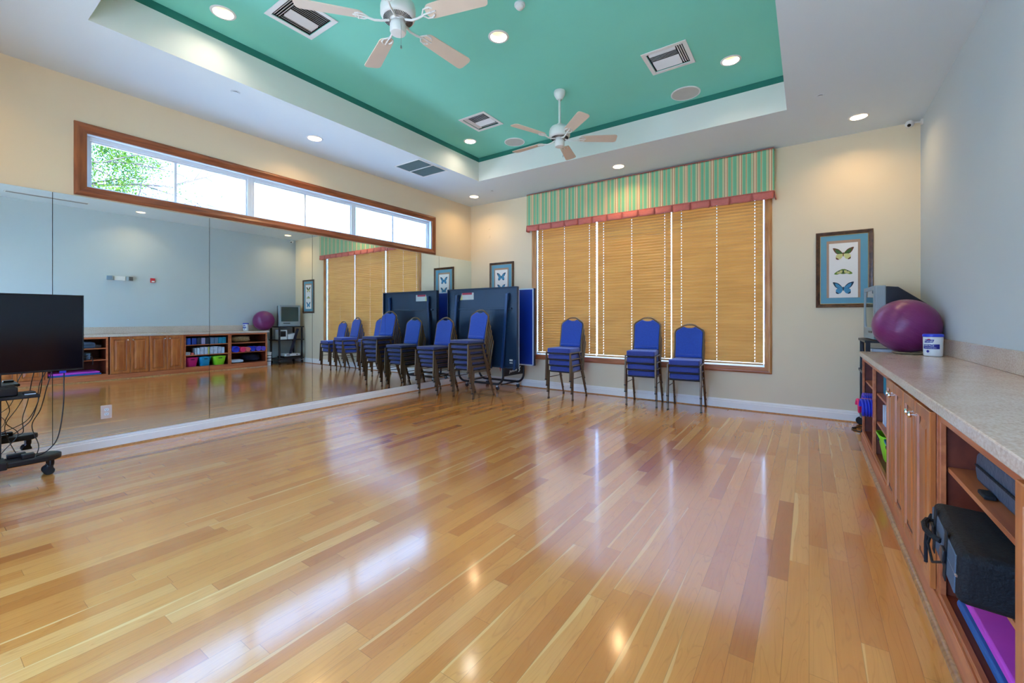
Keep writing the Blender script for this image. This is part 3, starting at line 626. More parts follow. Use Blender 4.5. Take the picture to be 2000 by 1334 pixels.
# ------------------------------------------------------------------ wall things
def butterfly(mm, cx, cz, s, kind, y):
    def sm(l):
        o_ = []; n_ = len(l)
        for i in range(n_):
            p0, p1, p2, p3 = l[i - 1], l[i], l[(i + 1) % n_], l[(i + 2) % n_]
            for u_ in (0, 0.25, 0.5, 0.75): o_.append(tuple(0.5 * ((2 * p1[k]) + (p2[k] - p0[k]) * u_ + (2 * p0[k] - 5 * p1[k] + 4 * p2[k] - p3[k]) * u_ ** 2 + (3 * p1[k] - p0[k] - 3 * p2[k] + p3[k]) * u_ ** 3) for k in (0, 1)))
        return o_
    def P(l, mi, dy):
        l = sm(l); mm.prism([(cx + a * s, cz + b * s) for a, b in l], lambda a, b, t: (a, t, b), y - dy, y - dy + 0.0004, mi)
    for sg in (-1, 1):
        if kind == 'moth':
            P([(0, .30), (sg * .35, .22), (sg * .85, -.10), (sg * 1.0, -.34), (sg * .7, -.42), (sg * .35, -.30), (sg * .1, -.36), (0, -.30)], 4, 0.0010)
            P([(sg * .08, .10), (sg * .4, .08), (sg * .72, -.16), (sg * .6, -.30), (sg * .2, -.20)], 3, 0.0015)
            P([(sg * .42, .14), (sg * .54, .06), (sg * .50, -.02), (sg * .40, .04)], 6, 0.0020)
            continue
        up, lo, ed = (2, 3, 7) if kind == 'green' else (5, 5, 6)
        P([(0, 0), (sg * .12, .20), (sg * .48, .62), (sg * 1.0, .80), (sg * .98, .55), (sg * .78, .18), (sg * .55, .0), (sg * .2, -.10)], ed, 0.0010)
        P([(sg * .06, .06), (sg * .2, .22), (sg * .52, .52), (sg * .80, .62), (sg * .70, .22), (sg * .45, .04)], up, 0.0015)
        P([(sg * .03, -.02), (sg * .5, .02), (sg * .72, -.18), (sg * .70, -.48), (sg * .45, -.66), (sg * .22, -.56), (sg * .06, -.25)], lo, 0.0013)
        P([(sg * .66, -.44), (sg * .74, -.40), (sg * .70, -.62), (sg * .50, -.70), (sg * .44, -.62)], ed, 0.0018)
    P([(-.04, .16), (.04, .16), (.035, -.28), (-.035, -.28)], 7 if kind == 'green' else 6, 0.0022)
def picture(x0, x1, z0, z1, lab, items, grp):
    t = thing('framed_picture', lab, 'picture', ((x0 + x1) / 2, YB, z0), 0, grp); w = 0.043; yw = YB - 0.002
    O = rect(x0, x1, z0, z1); I = rect(x0 + w, x1 - w, z0 + w, z1 - w); m = M()
    for i in range(4):
        j = (i + 1) % 4; vs = []
        for k in (i, j):
            for e, d in ((0, 0), (0, 0.018), (0.18, 0.026), (0.5, 0.022), (0.85, 0.014), (1, 0.012), (1, 0)):
                vs.append((O[k][0] + (I[k][0] - O[k][0]) * e, yw - d, O[k][1] + (I[k][1] - O[k][1]) * e))
        m.add(vs, [(q, q + 1, 8 + q, 7 + q) for q in range(6)])
    m.build('frame', 'framew', t, ang=0.5)
    m = M(); gw = 0.006
    for (a, b, c, d) in ((x0 + w, x1 - w, z0 + w, z0 + w + gw), (x0 + w, x1 - w, z1 - w - gw, z1 - w), (x0 + w, x0 + w + gw, z0 + w, z1 - w), (x1 - w - gw, x1 - w, z0 + w, z1 - w)): m.box(a, b, yw - 0.013, yw - 0.006, c, d)
    m.build('gilt_fillet', 'gold', t)
    cx = (x0 + x1) / 2; mw = 0.066; i0, i1, j0, j1 = x0 + w + 0.066, x1 - w - 0.075, z0 + w + 0.075, z1 - w - 0.068
    m = M(); m.box(x0 + w, x1 - w, yw - 0.008, yw - 0.001, z0 + w, z1 - w); m.build('outer_mat', 'matb', t, smooth=False)
    m = M(); m.box(i0, i1, yw - 0.0095, yw - 0.008, j0, j1); m.build('inner_mat', 'matt', t, smooth=False)
    k0, k1, l0, l1 = i0 + 0.024, i1 - 0.024, j0 + 0.002, j1 - 0.034
    m = M(); m.box(k0, k1, yw - 0.0105, yw - 0.0095, l0, l1, 0)
    for (fz, s, kd) in items: butterfly(m, (k0 + k1) / 2, l0 + (l1 - l0) * fz, s, kd, yw - 0.0105)
    m.build('print', ['paper', 'paper', 'bfly1', 'bfly2', 'bfly3', 'bfly4', 'bfly5', 'bfly6'], t, smooth=False)
picture(0.073, 0.627, 1.385, 2.315, 'framed print of three butterflies, green above blue, right of the blinds', [(0.80, 0.098, 'green'), (0.48, 0.088, 'moth'), (0.17, 0.098, 'blue')], 'framed butterfly prints')
picture(-5.090, -4.525, 1.385, 2.315, 'framed blue butterfly print above the folded table, beside the mirror corner', [(0.80, 0.098, 'blue'), (0.48, 0.088, 'blue'), (0.17, 0.088, 'moth')], 'framed butterfly prints')

for zc, l in ((2.995, 'small cream control knob high on the back wall near the mirror corner, upper of two'), (2.83, 'small cream blank plate high on the back wall near the mirror corner, lower of two')):
    m = M(); m.box(-5.125, -5.085, YB - 0.010, YB - 0.001, zc - 0.025, zc + 0.025); o = m.build('wall_plate', 'wall', bevel=0.003); tag(o, l, 'wall plate')

t = thing('security_camera', 'small white dome security camera in the top back right corner', 'camera', (XR, 6.45, 3.41))
m = M(); m.lathe([(0.0005, -0.004), (0.032, -0.004), (0.032, -0.020), (0.010, -0.026)], (XR + 0.002, 6.47, 3.425), 20, axis='x'); m.tube([(XR - 0.02, 6.47, 3.425), (XR - 0.07, 6.46, 3.43), (XR - 0.10, 6.45, 3.432)], 0.010, 8); m.build('bracket', 'fanw', t)
m = M(); m.ball((XR - 0.115, 6.44, 3.415), 0.040, 20); m.build('housing', 'fanw', t)
m = M(); m.ball((XR - 0.124, 6.410, 3.392), 0.017, 16); m.build('lens', 'camd', t)

t = thing('emergency_light', 'white twin-head emergency light on the right wall, seen in the mirror', 'light', (XR, 2.757, 2.09))
m = M(); m.box(XR - 0.060, XR - 0.001, 2.665, 2.85, 2.055, 2.145); m.build('battery_box', 'white', t, bevel=0.008)
for yy, rz in ((2.60, 0.5), (2.915, -0.5)):
    mt = Matrix.Translation((XR - 0.075, yy, 2.10)) @ Matrix.Rotation(rz, 4, 'Z')
    m = M(); m.box(-0.030, 0.035, -0.052, 0.052, -0.046, 0.046, mat=mt); h = m.build('lamp_head', 'tvgrey', t, bevel=0.006)
    m = M(); m.box(-0.034, -0.030, -0.044, 0.044, -0.039, 0.039, mat=mt); m.build('lens', 'lens', h, bevel=0.001)
t = thing('fire_alarm_strobe', 'small red fire alarm strobe on the right wall, seen in the mirror', 'alarm', (XR, 3.325, 2.09))
m = M(); m.box(XR - 0.040, XR - 0.001, 3.285, 3.365, 2.045, 2.145); m.build('body', 'redk', t, bevel=0.004)
m = M(); m.box(XR - 0.055, XR - 0.040, 3.300, 3.350, 2.055, 2.085); m.build('strobe_lens', 'wht', t, bevel=0.003)

# ------------------------------------------------------------------ banquet chairs
def make_chair(sz0=0.426, sz1=0.499, seatmat='blued'):
    t = thing('banquet_chair', 'x', 'chair', (0, 0, 0), 0, 'stacked blue banquet chairs')
    # seat cushion
    m = M(); out = []
    w0, w1, d0, d1 = 0.198, 0.178, 0.002, 0.418
    poly = [(-w0, d0 + 0.02), (-w0 + 0.02, d0), (w0 - 0.02, d0), (w0, d0 + 0.02), (w1, d1 - 0.02), (w1 - 0.02, d1), (-w1 + 0.02, d1), (-w1, d1 - 0.02)]
    m.prism(poly, lambda a, b, z: (a, b, z), sz0, sz1); m.build('seat', seatmat, t, bevel=min(0.016, (sz1 - sz0) * 0.34), seg=3)
    m = M(); m.box(-0.19, 0.19, 0.012, 0.405, sz0 - 0.016, sz0 - 0.002); m.build('seat_pan', 'pan', t, bevel=0.004)
    m = M(); fr = [(-0.207, 0.012), (0.207, 0.012), (0.196, 0.412), (-0.196, 0.412)]
    m.bar((-0.207, 0.016, 0.425), (-0.194, 0.425, 0.425), 0.017, 0.017).bar((0.207, 0.016, 0.425), (0.194, 0.425, 0.425), 0.017, 0.017)
    m.bar((-0.2, 0.040, sz0 - 0.018), (0.2, 0.040, sz0 - 0.018), 0.010, 0.008).bar((-0.19, 0.40, sz0 - 0.018), (0.19, 0.40, sz0 - 0.018), 0.010, 0.008)
    m.build('seat_frame', 'bronzed', t, bevel=0.004)
    lean = lambda z: 0.412 + 0.105 * max(0.0, (z - 0.44)) / 0.5 + 0.03 * max(0.0, (z - 0.60)) ** 2
    for sg in (-1, 1):
        m = M(); m.bar((0.210 * sg, 0.0, 0.012), (0.207 * sg, 0.014, 0.436), 0.023, 0.023, up=(0, 1, 0)); lg = m.build('leg', 'bronzed', t, bevel=0.004)
        m = M(); m.bar((0.210 * sg, 0.0, 0.0), (0.210 * sg, 0.0, 0.016), 0.028, 0.028, up=(0, 1, 0)); m.build('foot_cap', 'rubber', lg, bevel=0.003)
        m = M(); m.bar((0.207 * sg, 0.500, 0.012), (0.198 * sg, 0.330, 0.425), 0.023, 0.023, up=(0, 1, 0)); lg = m.build('leg', 'bronzed', t, bevel=0.004)
        m = M(); m.bar((0.207 * sg, 0.500, 0.0), (0.207 * sg, 0.494, 0.016), 0.028, 0.028, up=(0, 1, 0)); m.build('foot_cap', 'rubber', lg, bevel=0.003)
        m = M(); m.tube([(0.208 * sg, 0.010, 0.325), (0.201 * sg, 0.372, 0.325)], 0.006, 8); m.build('stretcher', 'bronzed', t)
    half = [(0.192, 0.425), (0.190, 0.50), (0.186, 0.62), (0.190, 0.74), (0.193, 0.83), (0.190, 0.864), (0.172, 0.892), (0.138, 0.914), (0.102, 0.936), (0.070, 0.956), (0.038, 0.965), (0.0, 0.967)]
    pts = [(-a, lean(z) - 0.002, z) for a, z in half] + [(a, lean(z) - 0.002, z) for a, z in reversed(half[:-1])]
    m = M(); m.tube(pts, 0.0125, 8); m.build('back_frame', 'bronze', t)
    inner = [(0.178, 0.505), (0.175, 0.62), (0.178, 0.74), (0.181, 0.83), (0.178, 0.858), (0.162, 0.882), (0.130, 0.903), (0.094, 0.925), (0.072, 0.934), (0.050, 0.925), (0.028, 0.918), (0.0, 0.916)]
    poly = [(a, z) for a, z in inner] + [(-a, z) for a, z in reversed(inner[:-1])]
    m = M(); m.prism(poly, lambda a, b, s_: (a, lean(b) + s_, b), -0.024, 0.016); m.build('backrest', 'blue', t, bevel=0.008, seg=2)
    m = M(); m.box(-0.172, 0.172, lean(0.53) - 0.034, lean(0.53) + 0.010, 0.500, 0.548); m.build('lumbar_roll', 'blue', t, bevel=0.014, seg=3)
    return t
ch0 = make_chair(); chT = make_chair(0.449, 0.496, 'bluet'); used = set()
ORD = ['bottom one', 'second from bottom', 'third from bottom', 'fourth from bottom', 'fifth from bottom', 'top one']
def stack(x, y, rz, n, pitch, where, src):
    for k in range(n):
        c = src if src.name not in used else copy_tree(src); used.add(src.name)
        off = -0.0265 * k * (pitch / 0.097) ** 0.5
        jx, jr = random.uniform(-0.004, 0.004), random.uniform(-0.008, 0.008)
        if k == 0: jx = jr = 0
        c.location = (x - math.sin(rz) * off + jx * math.cos(rz), y + math.cos(rz) * off, pitch * k); c.rotation_euler = (0, 0, rz + jr)
        nm = 'top one' if k == n - 1 else ORD[k]
        c['label'] = 'blue banquet chair, ' + nm + ' ' + where
        c['group'] = 'blue banquet chairs ' + where
S_ = [(-5.168, 5.035, 0.0, 5, 0.0725, 'of the stack nearest the mirrors', chT), (-4.461, 5.100, math.radians(-3), 6, 0.083, 'of the tallest stack before the folded table', chT),
      (-3.163, 5.885, 0.0, 4, 0.097, 'of the stack alone under the left blind', ch0), (-1.962, 6.065, math.radians(6), 4, 0.097, 'of the taller paired stack', ch0),
      (-1.377, 6.055, math.radians(4), 3, 0.097, 'of the shortest stack, right at the window', ch0)]
for s_ in S_: stack(*s_)

# ------------------------------------------------------------------ folded table tennis table
t = thing('table_tennis_table', 'folded rollaway blue table tennis table standing on edge in the back corner', 'table', (-4.65, 6.1, 0))
tx0, tx1 = -5.42, -3.893
for yy, nm in ((5.79, 'front'), (6.27, 'rear')):
    m = M(); zt, zb = 1.768, 0.43
    if nm == 'front':
        m.box(tx0, tx1, yy + 0.008, yy + 0.026, zb, zt)
        top = m.build('table_half', 'ttdark', t, bevel=0.002)
        m = M(); m.box(tx0, tx1, yy - 0.035, yy + 0.028, zt - 0.014, zt + 0.002).box(tx0, tx1, yy - 0.035, yy + 0.028, zb - 0.002, zb + 0.014).box(tx0 - 0.001, tx0 + 0.014, yy - 0.035, yy + 0.028, zb, zt).box(tx1 - 0.014, tx1 + 0.001, yy - 0.035, yy + 0.028, zb, zt)
        m.build('edge_apron', 'ttdark', top, bevel=0.002)
        m = M(); m.box(tx0 + 0.12, tx1 - 0.12, yy - 0.018, yy + 0.008, 1.395, 1.425); m.build('cross_rail', 'ttdark', top, bevel=0.003)
        for xa, xb in ((-5.195, -5.275), (-4.085, -4.18)):
            m = M(); m.bar((xa, yy - 0.030, 1.66), (xb, yy - 0.040, 0.42), 0.048, 0.034, up=(0, 1, 0)); m.bar((xa, yy - 0.012, 1.67), (xa, yy - 0.012, 1.55), 0.052, 0.02, up=(0, 1, 0)); m.build('leg', 'ttrail', top, bevel=0.004)
        for xa in (-5.36, -4.40, -3.925):
            m = M(); m.bar((xa, yy - 0.035, 0.57), (xa - 0.02, yy - 0.035, 0.405), 0.040, 0.02, up=(0, 1, 0)); m.build('foot_bracket', 'ttrail', top, bevel=0.003)
        m = M(); q = lambda a, b, s_: (a, s_, b)
        sx0, sx1, sz0, sz1 = -5.10, -4.83, 1.575, 1.70
        m.prism([(sx0 - 0.045, sz0), (sx1, sz0 + 0.002), (sx1, sz1), (sx0, sz1)], q, yy + 0.0055, yy + 0.0075, 0)
        m.box(sx0 + 0.004, sx1 - 0.04, yy + 0.0045, yy + 0.0055, sz1 - 0.035, sz1, 1)
        m.prism([(sx0 - 0.045, sz0), (sx0 + 0.01, sz0), (sx0 + 0.012, sz1 - 0.03), (sx0, sz1 - 0.03)], q, yy + 0.004, yy + 0.005, 2)
        m.build('warning_sticker', ['spap', 'sred', 'yel'], top, smooth=False)
        m = M(); m.box(-4.065, -4.00, yy + 0.006, yy + 0.0078, 0.545, 0.572).box(-4.062, -4.003, yy + 0.006, yy + 0.0078, 0.505, 0.523); m.build('white_label', 'spap', top, smooth=False)
        m = M(); m.box(tx0, tx1, yy + 0.026, yy + 0.030, zb, zt); m.build('playing_surface', 'ttblue', top, smooth=False)
        m = M(); m.box(tx1, tx1 + 0.004, yy + 0.026, yy + 0.036, zb - 0.01, zt - 0.06); m.build('edge_trim', 'spap', top, smooth=False)
    else:
        m.box(tx0, tx1, yy, yy + 0.018, zb, zt); top = m.build('table_half', 'ttblue', t, bevel=0.002)
        m = M()
        for a in ((tx0, tx1, zt - 0.02, zt), (tx0, tx1, zb, zb + 0.02), (tx0, tx0 + 0.02, zb, zt), (tx1 - 0.02, tx1, zb, zt)): m.box(a[0], a[1], yy - 0.0015, yy, a[2], a[3])
        m.build('edge_line', 'ttline', top, smooth=False)
        m = M(); m.box(tx0, tx1, yy + 0.018, yy + 0.07, zt - 0.014, zt + 0.001).box(tx0, tx1, yy + 0.018, yy + 0.07, zb, zb + 0.014).box(tx0, tx0 + 0.014, yy + 0.018, yy + 0.07, zb, zt).box(tx1 - 0.014, tx1 + 0.001, yy + 0.018, yy + 0.07, zb, zt)
        m.build('edge_apron', 'dark', top, bevel=0.002)
def bow(y, xa, xb, zt=0.52, zb=0.105, r=0.15):
    P = [(xa, y, zt)]
    P += [(xa + r - r * math.cos(a), y, zb + r - r * math.sin(a)) for a in [PI / 2 * k / 8 for k in range(9)]]
    P += [(xb - r + r * math.sin(a), y, zb + r - r * math.cos(a)) for a in [PI / 2 * k / 8 for k in range(9)]] + [(xb, y, zt)]
    return P
for yy, xa, xb in ((5.965, -5.33, -4.315), (6.43, -5.22, -4.20)):
    m = M(); m.tube(bow(yy, xa, xb), 0.019, 12); m.build('carriage_bow', 'dark', t)
    for xx in (xa + 0.20, xb - 0.12):
        m = M(); m.box(xx - 0.014, xx + 0.014, yy - 0.020, yy + 0.020, 0.060, 0.088); cs = m.build('caster', 'steel', t, bevel=0.003)
        m = M()
        m.lathe([(0.001, -0.012), (0.030, -0.012), (0.036, -0.008), (0.036, 0.008), (0.030, 0.012), (0.001, 0.012)], (xx, yy, 0.036), 20, axis='y')
        m.build('wheel', 'dplast', cs)
m = M()
for xx in (-5.15, -4.36): m.tube([(xx, 5.965, 0.105), (xx, 6.43, 0.105)], 0.012, 8)
for xx in (-5.25, -4.26): m.tube([(xx, 5.80, 0.52), (xx, 6.30, 0.52)], 0.016, 8)
m.build('carriage_brace', 'dark', t)
m = M(); m.add([(-4.318, 5.955, 0.245), (-4.205, 6.43, 0.262), (-4.205, 6.43, 0.50), (-4.318, 5.955, 0.50), (-4.330, 5.957, 0.245), (-4.217, 6.432, 0.262), (-4.217, 6.432, 0.50), (-4.330, 5.957, 0.50)],
              [(0, 1, 2, 3), (4, 7, 6, 5), (0, 4, 5, 1), (1, 5, 6, 2), (2, 6, 7, 3), (3, 7, 4, 0)]); pn = m.build('side_panel', 'dplast', t, smooth=False)
dx, dy = 0.113, 0.475; L = math.hypot(dx, dy); dx /= L; dy /= L
def onp(a, b): return (-4.318 + dx * a + 0.0022 * dy + 0.0, 5.955 + dy * a - 0.0022 * dx, b)
m = M()
def stroke(a, b, w, h, sl=0.25): m.prism([(a, b), (a + w, b), (a + w + h * sl, b + h), (a + h * sl, b + h)], lambda p, q, s_: tuple(Vector(onp(p, q)) + Vector((s_, 0, 0))), 0, 0.0005)
for k, hh in enumerate((0.062, 0.045, 0.045, 0.045, 0.045, 0.05)):           # blurred slanted capitals, not readable in the photograph
    a_ = 0.150 + k * 0.030; b_ = 0.300 + k * 0.004; hh *= 0.72
    stroke(a_, b_ - (0.014 if k == 0 else 0), 0.011, hh); stroke(a_ + 0.017, b_ + 0.012, 0.009, hh * 0.62); stroke(a_ + 0.007, b_ + hh * 0.8, 0.014, 0.008)
    if k % 2: stroke(a_ + 0.004, b_, 0.016, 0.008)
m.prism([(0.36, 0.30), (0.385, 0.30), (0.41, 0.345), (0.39, 0.35), (0.425, 0.40), (0.40, 0.40), (0.37, 0.345), (0.39, 0.338)], lambda a, b, s_: tuple(Vector(onp(a, b)) + Vector((s_, 0, 0))), 0, 0.0005)
m.build('maker_lettering', 'spap', pn, smooth=False)
m = M(); m.ball((-4.36, 5.945, 0.40), 0.017, 12).tube([(-4.36, 5.945, 0.40), (-4.36, 5.945, 0.34)], 0.005, 6); m.build('lock_knob', 'redk', t)

# ------------------------------------------------------------------ cabinets along the right wall
FX, BX, CZ0, CZ1 = 0.452, 1.036, 0.113, 0.872
def carcass(root, y0, y1, shelves, stile=0.032, open_=True):
    t_ = 0.016
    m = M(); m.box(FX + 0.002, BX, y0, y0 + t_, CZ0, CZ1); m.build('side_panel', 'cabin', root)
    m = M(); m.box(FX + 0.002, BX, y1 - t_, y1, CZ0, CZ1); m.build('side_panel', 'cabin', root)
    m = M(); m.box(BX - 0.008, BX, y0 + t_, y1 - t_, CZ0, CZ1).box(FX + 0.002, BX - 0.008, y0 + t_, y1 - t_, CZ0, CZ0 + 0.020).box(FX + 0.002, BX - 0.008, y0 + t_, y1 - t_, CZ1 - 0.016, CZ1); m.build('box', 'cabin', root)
    m = M(); m.box(FX - 0.012, FX + 0.006, y0, y0 + stile, CZ0, CZ1).box(FX - 0.012, FX + 0.006, y1 - stile, y1, CZ0, CZ1).box(FX - 0.012, FX + 0.006, y0 + stile, y1 - stile, CZ1 - 0.034, CZ1).box(FX - 0.012, FX + 0.006, y0 + stile, y1 - stile, CZ0, CZ0 + 0.024)
    m.build('face_frame', 'cabl', root, bevel=0.0015)
    for z in shelves:
        m = M(); m.box(FX + 0.012, BX - 0.009, y0 + t_ + 0.001, y1 - t_ - 0.001, z - 0.019, z); m.build('shelf', 'cabl', root, bevel=0.001)
def door(root, y0, y1, z0, z1, knob_y, lab=None):
    x = FX - 0.014
    steps = [(0.0, 0.0), (0.0, -0.016), (0.003, -0.019), (0.050, -0.020), (0.053, -0.012), (0.058, -0.008), (0.066, -0.007), (0.090, -0.016), (0.094, -0.018)]
    m = M(); vs = []
    for ins, d in steps: vs += [(x + d, y0 + ins, z0 + ins), (x + d, y1 - ins, z0 + ins), (x + d, y1 - ins, z1 - ins), (x + d, y0 + ins, z1 - ins)]
    fs = []
    for i in range(len(steps) - 1):
        for k in range(4): fs.append((4 * i + k, 4 * i + (k + 1) % 4, 4 * i + 4 + (k + 1) % 4, 4 * i + 4 + k))
    fs += [(0, 1, 2, 3), tuple(4 * (len(steps) - 1) + k for k in range(4))]
    m.add(vs, fs); m.mi = [1 if (q // 4) in (4,) and q < 32 else 0 for q in range(len(fs))]; d_ = m.build('door', ['cab', 'glaze'], root, ang=0.3)
    m = M(); kz = z1 - 0.062
    m.lathe([(0.0005, 0.0), (0.010, 0.0), (0.010, -0.003), (0.005, -0.006), (0.005, -0.016), (0.012, -0.020), (0.0155, -0.026), (0.013, -0.032), (0.0005, -0.035)], (x - 0.019, knob_y, kz), 20, axis='x'); m.build('knob', 'chrome', d_)
u = thing('open_cabinet', 'open cherry wood shelf cabinet nearest the camera holding the black case', 'cabinet', (FX, 2.08, CZ0)); carcass(u, 1.590, 2.460, (0.655, 0.425), 0.034); cabA = u
u = thing('door_cabinet', 'cherry wood cabinet with two closed doors beside the open shelves with the black case', 'cabinet', (FX, 2.79, CZ0), group='two-door cherry cabinets')
carcass(u, 2.484, 3.102, (), 0.02); door(u, 2.488, 2.790, 0.122, 0.862, 2.752); door(u, 2.796, 3.098, 0.122, 0.862, 2.834)
u = thing('door_cabinet', 'cherry wood cabinet with two closed doors beside the shelves of coloured blocks', 'cabinet', (FX, 3.41, CZ0), group='two-door cherry cabinets')
carcass(u, 3.106, 3.724, (), 0.02); door(u, 3.112, 3.412, 0.122, 0.862, 3.374); door(u, 3.418, 3.718, 0.122, 0.862, 3.456)
u = thing('open_cabinet', 'open cherry wood shelf cabinet holding coloured blocks, boxes and three bins', 'cabinet', (FX, 4.2, CZ0)); carcass(u, 3.728, 4.655, (0.640, 0.405), 0.034)
u = thing('open_cabinet', 'open cherry wood shelf cabinet at the far end under the purple ball', 'cabinet', (FX, 5.1, CZ0)); carcass(u, 4.659, 5.525, (0.640, 0.405), 0.034)
u = thing('door_cabinet', 'cherry wood cabinet with closed doors behind the camera end of the worktop', 'cabinet', (FX, 1.3, CZ0), group='two-door cherry cabinets')
carcass(u, 0.93, 1.586, (), 0.02); door(u, 0.94, 1.252, 0.122, 0.862, 1.21); door(u, 1.258, 1.580, 0.122, 0.862, 1.30)
u = thing('open_cabinet', 'empty open cherry wood cabinet at the near end of the worktop', 'cabinet', (FX, 0.2, CZ0)); carcass(u, -0.62, 0.926, (0.640, 0.405), 0.034)
t = thing('worktop', 'long speckled beige laminate worktop along the right wall', 'worktop', (0.73, 2.4, 0.875))
m = M(); m.box(0.420, XR - 0.001, Y0 + 0.001, 5.575, 0.874, 0.920); m.build('counter_slab', 'counter', t, bevel=0.005)
m = M(); m.box(XR - 0.020, XR - 0.001, Y0 + 0.001, 5.570, 0.9205, 1.063); m.build('backsplash', 'counter', t, bevel=0.003)

# on the worktop
bx, by, br_ = 0.775, 5.600, 0.258
t = thing('ball_dish', 'shallow tan ring dish under the purple exercise ball', 'dish', (bx, 5.47, 0.9205))
m = M(); m.lathe([(0.06, 0.0), (0.085, 0.001), (0.12, 0.010), (0.128, 0.018), (0.122, 0.018), (0.085, 0.006), (0.06, 0.004)], (bx, 5.44, 0.9205), 40); m.build('ring', 'bowl', t)
m = M(); m.ball((bx, by, 0.9215 + br_), br_, 96); o = m.build('exercise_ball', 'ball', ang=3.0); tag(o, 'big shiny purple exercise ball on the far end of the worktop', 'ball')

wx, wy, wr = 0.900, 5.215, 0.066
t = thing('wipes_tub', 'white tub of surface wipes with a blue lid beside the purple ball', 'tub', (wx, wy, 0.9205))
m = M(); m.lathe([(0.0005, 0), (wr - 0.012, 0), (wr - 0.004, 0.006), (wr - 0.002, 0.03), (wr, 0.165), (wr + 0.001, 0.17), (0.0005, 0.17)], (wx, wy, 0.921), 40); m.build('tub_body', 'wht', t)
m = M(); m.lathe([(wr + 0.003, 0.172), (wr + 0.004, 0.175), (wr + 0.003, 0.192), (wr - 0.006, 0.197), (0.02, 0.196), (0.0005, 0.197)], (wx, wy, 0.921), 40); m.build('lid', 'lidb', t)
def wrap(th, z, rr, th0): return (wx + rr * math.cos(th0 + th), wy + rr * math.sin(th0 + th), z)
thc = math.atan2(-wy, -wx)            # faces the room's near end
def labelpatch(poly, rr, mat, name, nseg=24):
    """patch given as list of (s, z) outline; s = arc length across the tub front"""
    mm = M(); xs = [p[0] for p in poly]; s0, s1 = min(xs), max(xs); rows = []
    def span(s):
        zs = []
        for (a, b), (c, d) in zip(poly, poly[1:] + poly[:1]):
            if (a - s) * (c - s) <= 0 and a != c: zs.append(b + (d - b) * (s - a) / (c - a))
        return min(zs), max(zs)
    vs = []
    for k in range(nseg + 1):
        s = s0 + (s1 - s0) * min(0.9999, max(0.0001, k / nseg)); lo, hi = span(s); vs += [wrap(s / wr, lo, rr, thc), wrap(s / wr, hi, rr, thc)]
    mm.add(vs, [(2 * i, 2 * i + 1, 2 * i + 3, 2 * i + 2) for i in range(nseg)]); return mm
m = labelpatch([(-0.072, 0.921 + 0.066), (0.044, 0.921 + 0.066), (0.044, 0.921 + 0.108), (-0.072, 0.921 + 0.104)], wr + 0.0012, 'lblb', 'x'); m.build('label_band', 'lblb', t)
m = labelpatch([(-0.062, 0.921 + 0.120), (0.000, 0.921 + 0.122), (0.008, 0.921 + 0.148), (-0.056, 0.921 + 0.148)], wr + 0.0012, 'lblb', 'x'); m.build('logo_patch', 'lblb', t)
m = labelpatch([(-0.040, 0.921 + 0.146), (-0.014, 0.921 + 0.146), (-0.018, 0.921 + 0.154), (-0.034, 0.921 + 0.154)], wr + 0.0018, 'sred', 'x'); m.build('logo_accent', 'sred', t)
def tubtext(body, size, s0, z0, name, mt='wht'):
    vs, fs = text_mesh(body, size); mm = M(); mm.add([wrap((s0 + v[0]) / wr, z0 + v[1], wr + 0.0022, thc) for v in vs], fs); mm.build(name, mt, t, smooth=False)
tubtext('Purell', 0.0235, -0.028, 0.921 + 0.134, 'lettering'); tubtext('SURFACE', 0.0190, -0.032, 0.921 + 0.094, 'lettering'); tubtext('SANITIZING WIPES', 0.0095, -0.018, 0.921 + 0.076, 'lettering')
m = labelpatch([(-0.046, 0.921 + 0.045), (-0.038, 0.921 + 0.034), (-0.030, 0.921 + 0.034), (-0.022, 0.921 + 0.045), (-0.030, 0.921 + 0.056), (-0.038, 0.921 + 0.056)], wr + 0.0012, 'lblb', 'x'); m.build('round_mark', 'lblb', t)

# television on its stand in the far corner
tb = thing('tube_television', 'grey box television with a dark back on the black stand in the far corner', 'television', (0.75, 6.2, 1.022))
x0, x1, ya, yb, z0, z1 = 0.535, 0.635, 5.920, 6.475, 1.026, 1.602
m = M(); m.box(x0 + 0.012, x1, ya, yb, z0, z1); m.build('case_front', 'tvgrey', tb, bevel=0.012, seg=3)
m = M()                                                     # bezel face with a real opening
O = rect(ya + 0.004, yb - 0.004, z0 + 0.004, z1 - 0.004); I = rect(ya + 0.045, yb - 0.045, z0 + 0.125, z1 - 0.045)
vs = [(x0, a, b) for a, b in O] + [(x0, a, b) for a, b in I] + [(x0 + 0.02, a, b) for a, b in O] + [(x0 + 0.014, a + (0.006 if k in (0, 3) else -0.006), b + (0.006 if k < 2 else -0.006)) for k, (a, b) in enumerate(I)]
fs = []
for k in range(4): j = (k + 1) % 4; fs += [(k, j, 4 + j, 4 + k), (k, j, 8 + j, 8 + k), (4 + k, 4 + j, 12 + j, 12 + k)]
m.add(vs, fs); m.build('bezel', 'tvgrey', tb, smooth=False)
m = M(); vs = []; NY, NZ = 12, 10
for i in range(NY + 1):
    for j in range(NZ + 1):
        a, b = -1 + 2 * i / NY, -1 + 2 * j / NZ; vs.append((x0 + 0.004 + 0.008 * (a * a + b * b) / 2, (ya + yb) / 2 + a * 0.237, (z0 + z1) / 2 + 0.040 + b * 0.200))
m.add(vs, [(i * (NZ + 1) + j, (i + 1) * (NZ + 1) + j, (i + 1) * (NZ + 1) + j + 1, i * (NZ + 1) + j + 1) for i in range(NY) for j in range(NZ)]); m.build('tube_screen', 'crt', tb, ang=2)
m = M()
def ring4(x, a, b, c, d): return [(x, a, c), (x, b, c), (x, b, d), (x, a, d)]
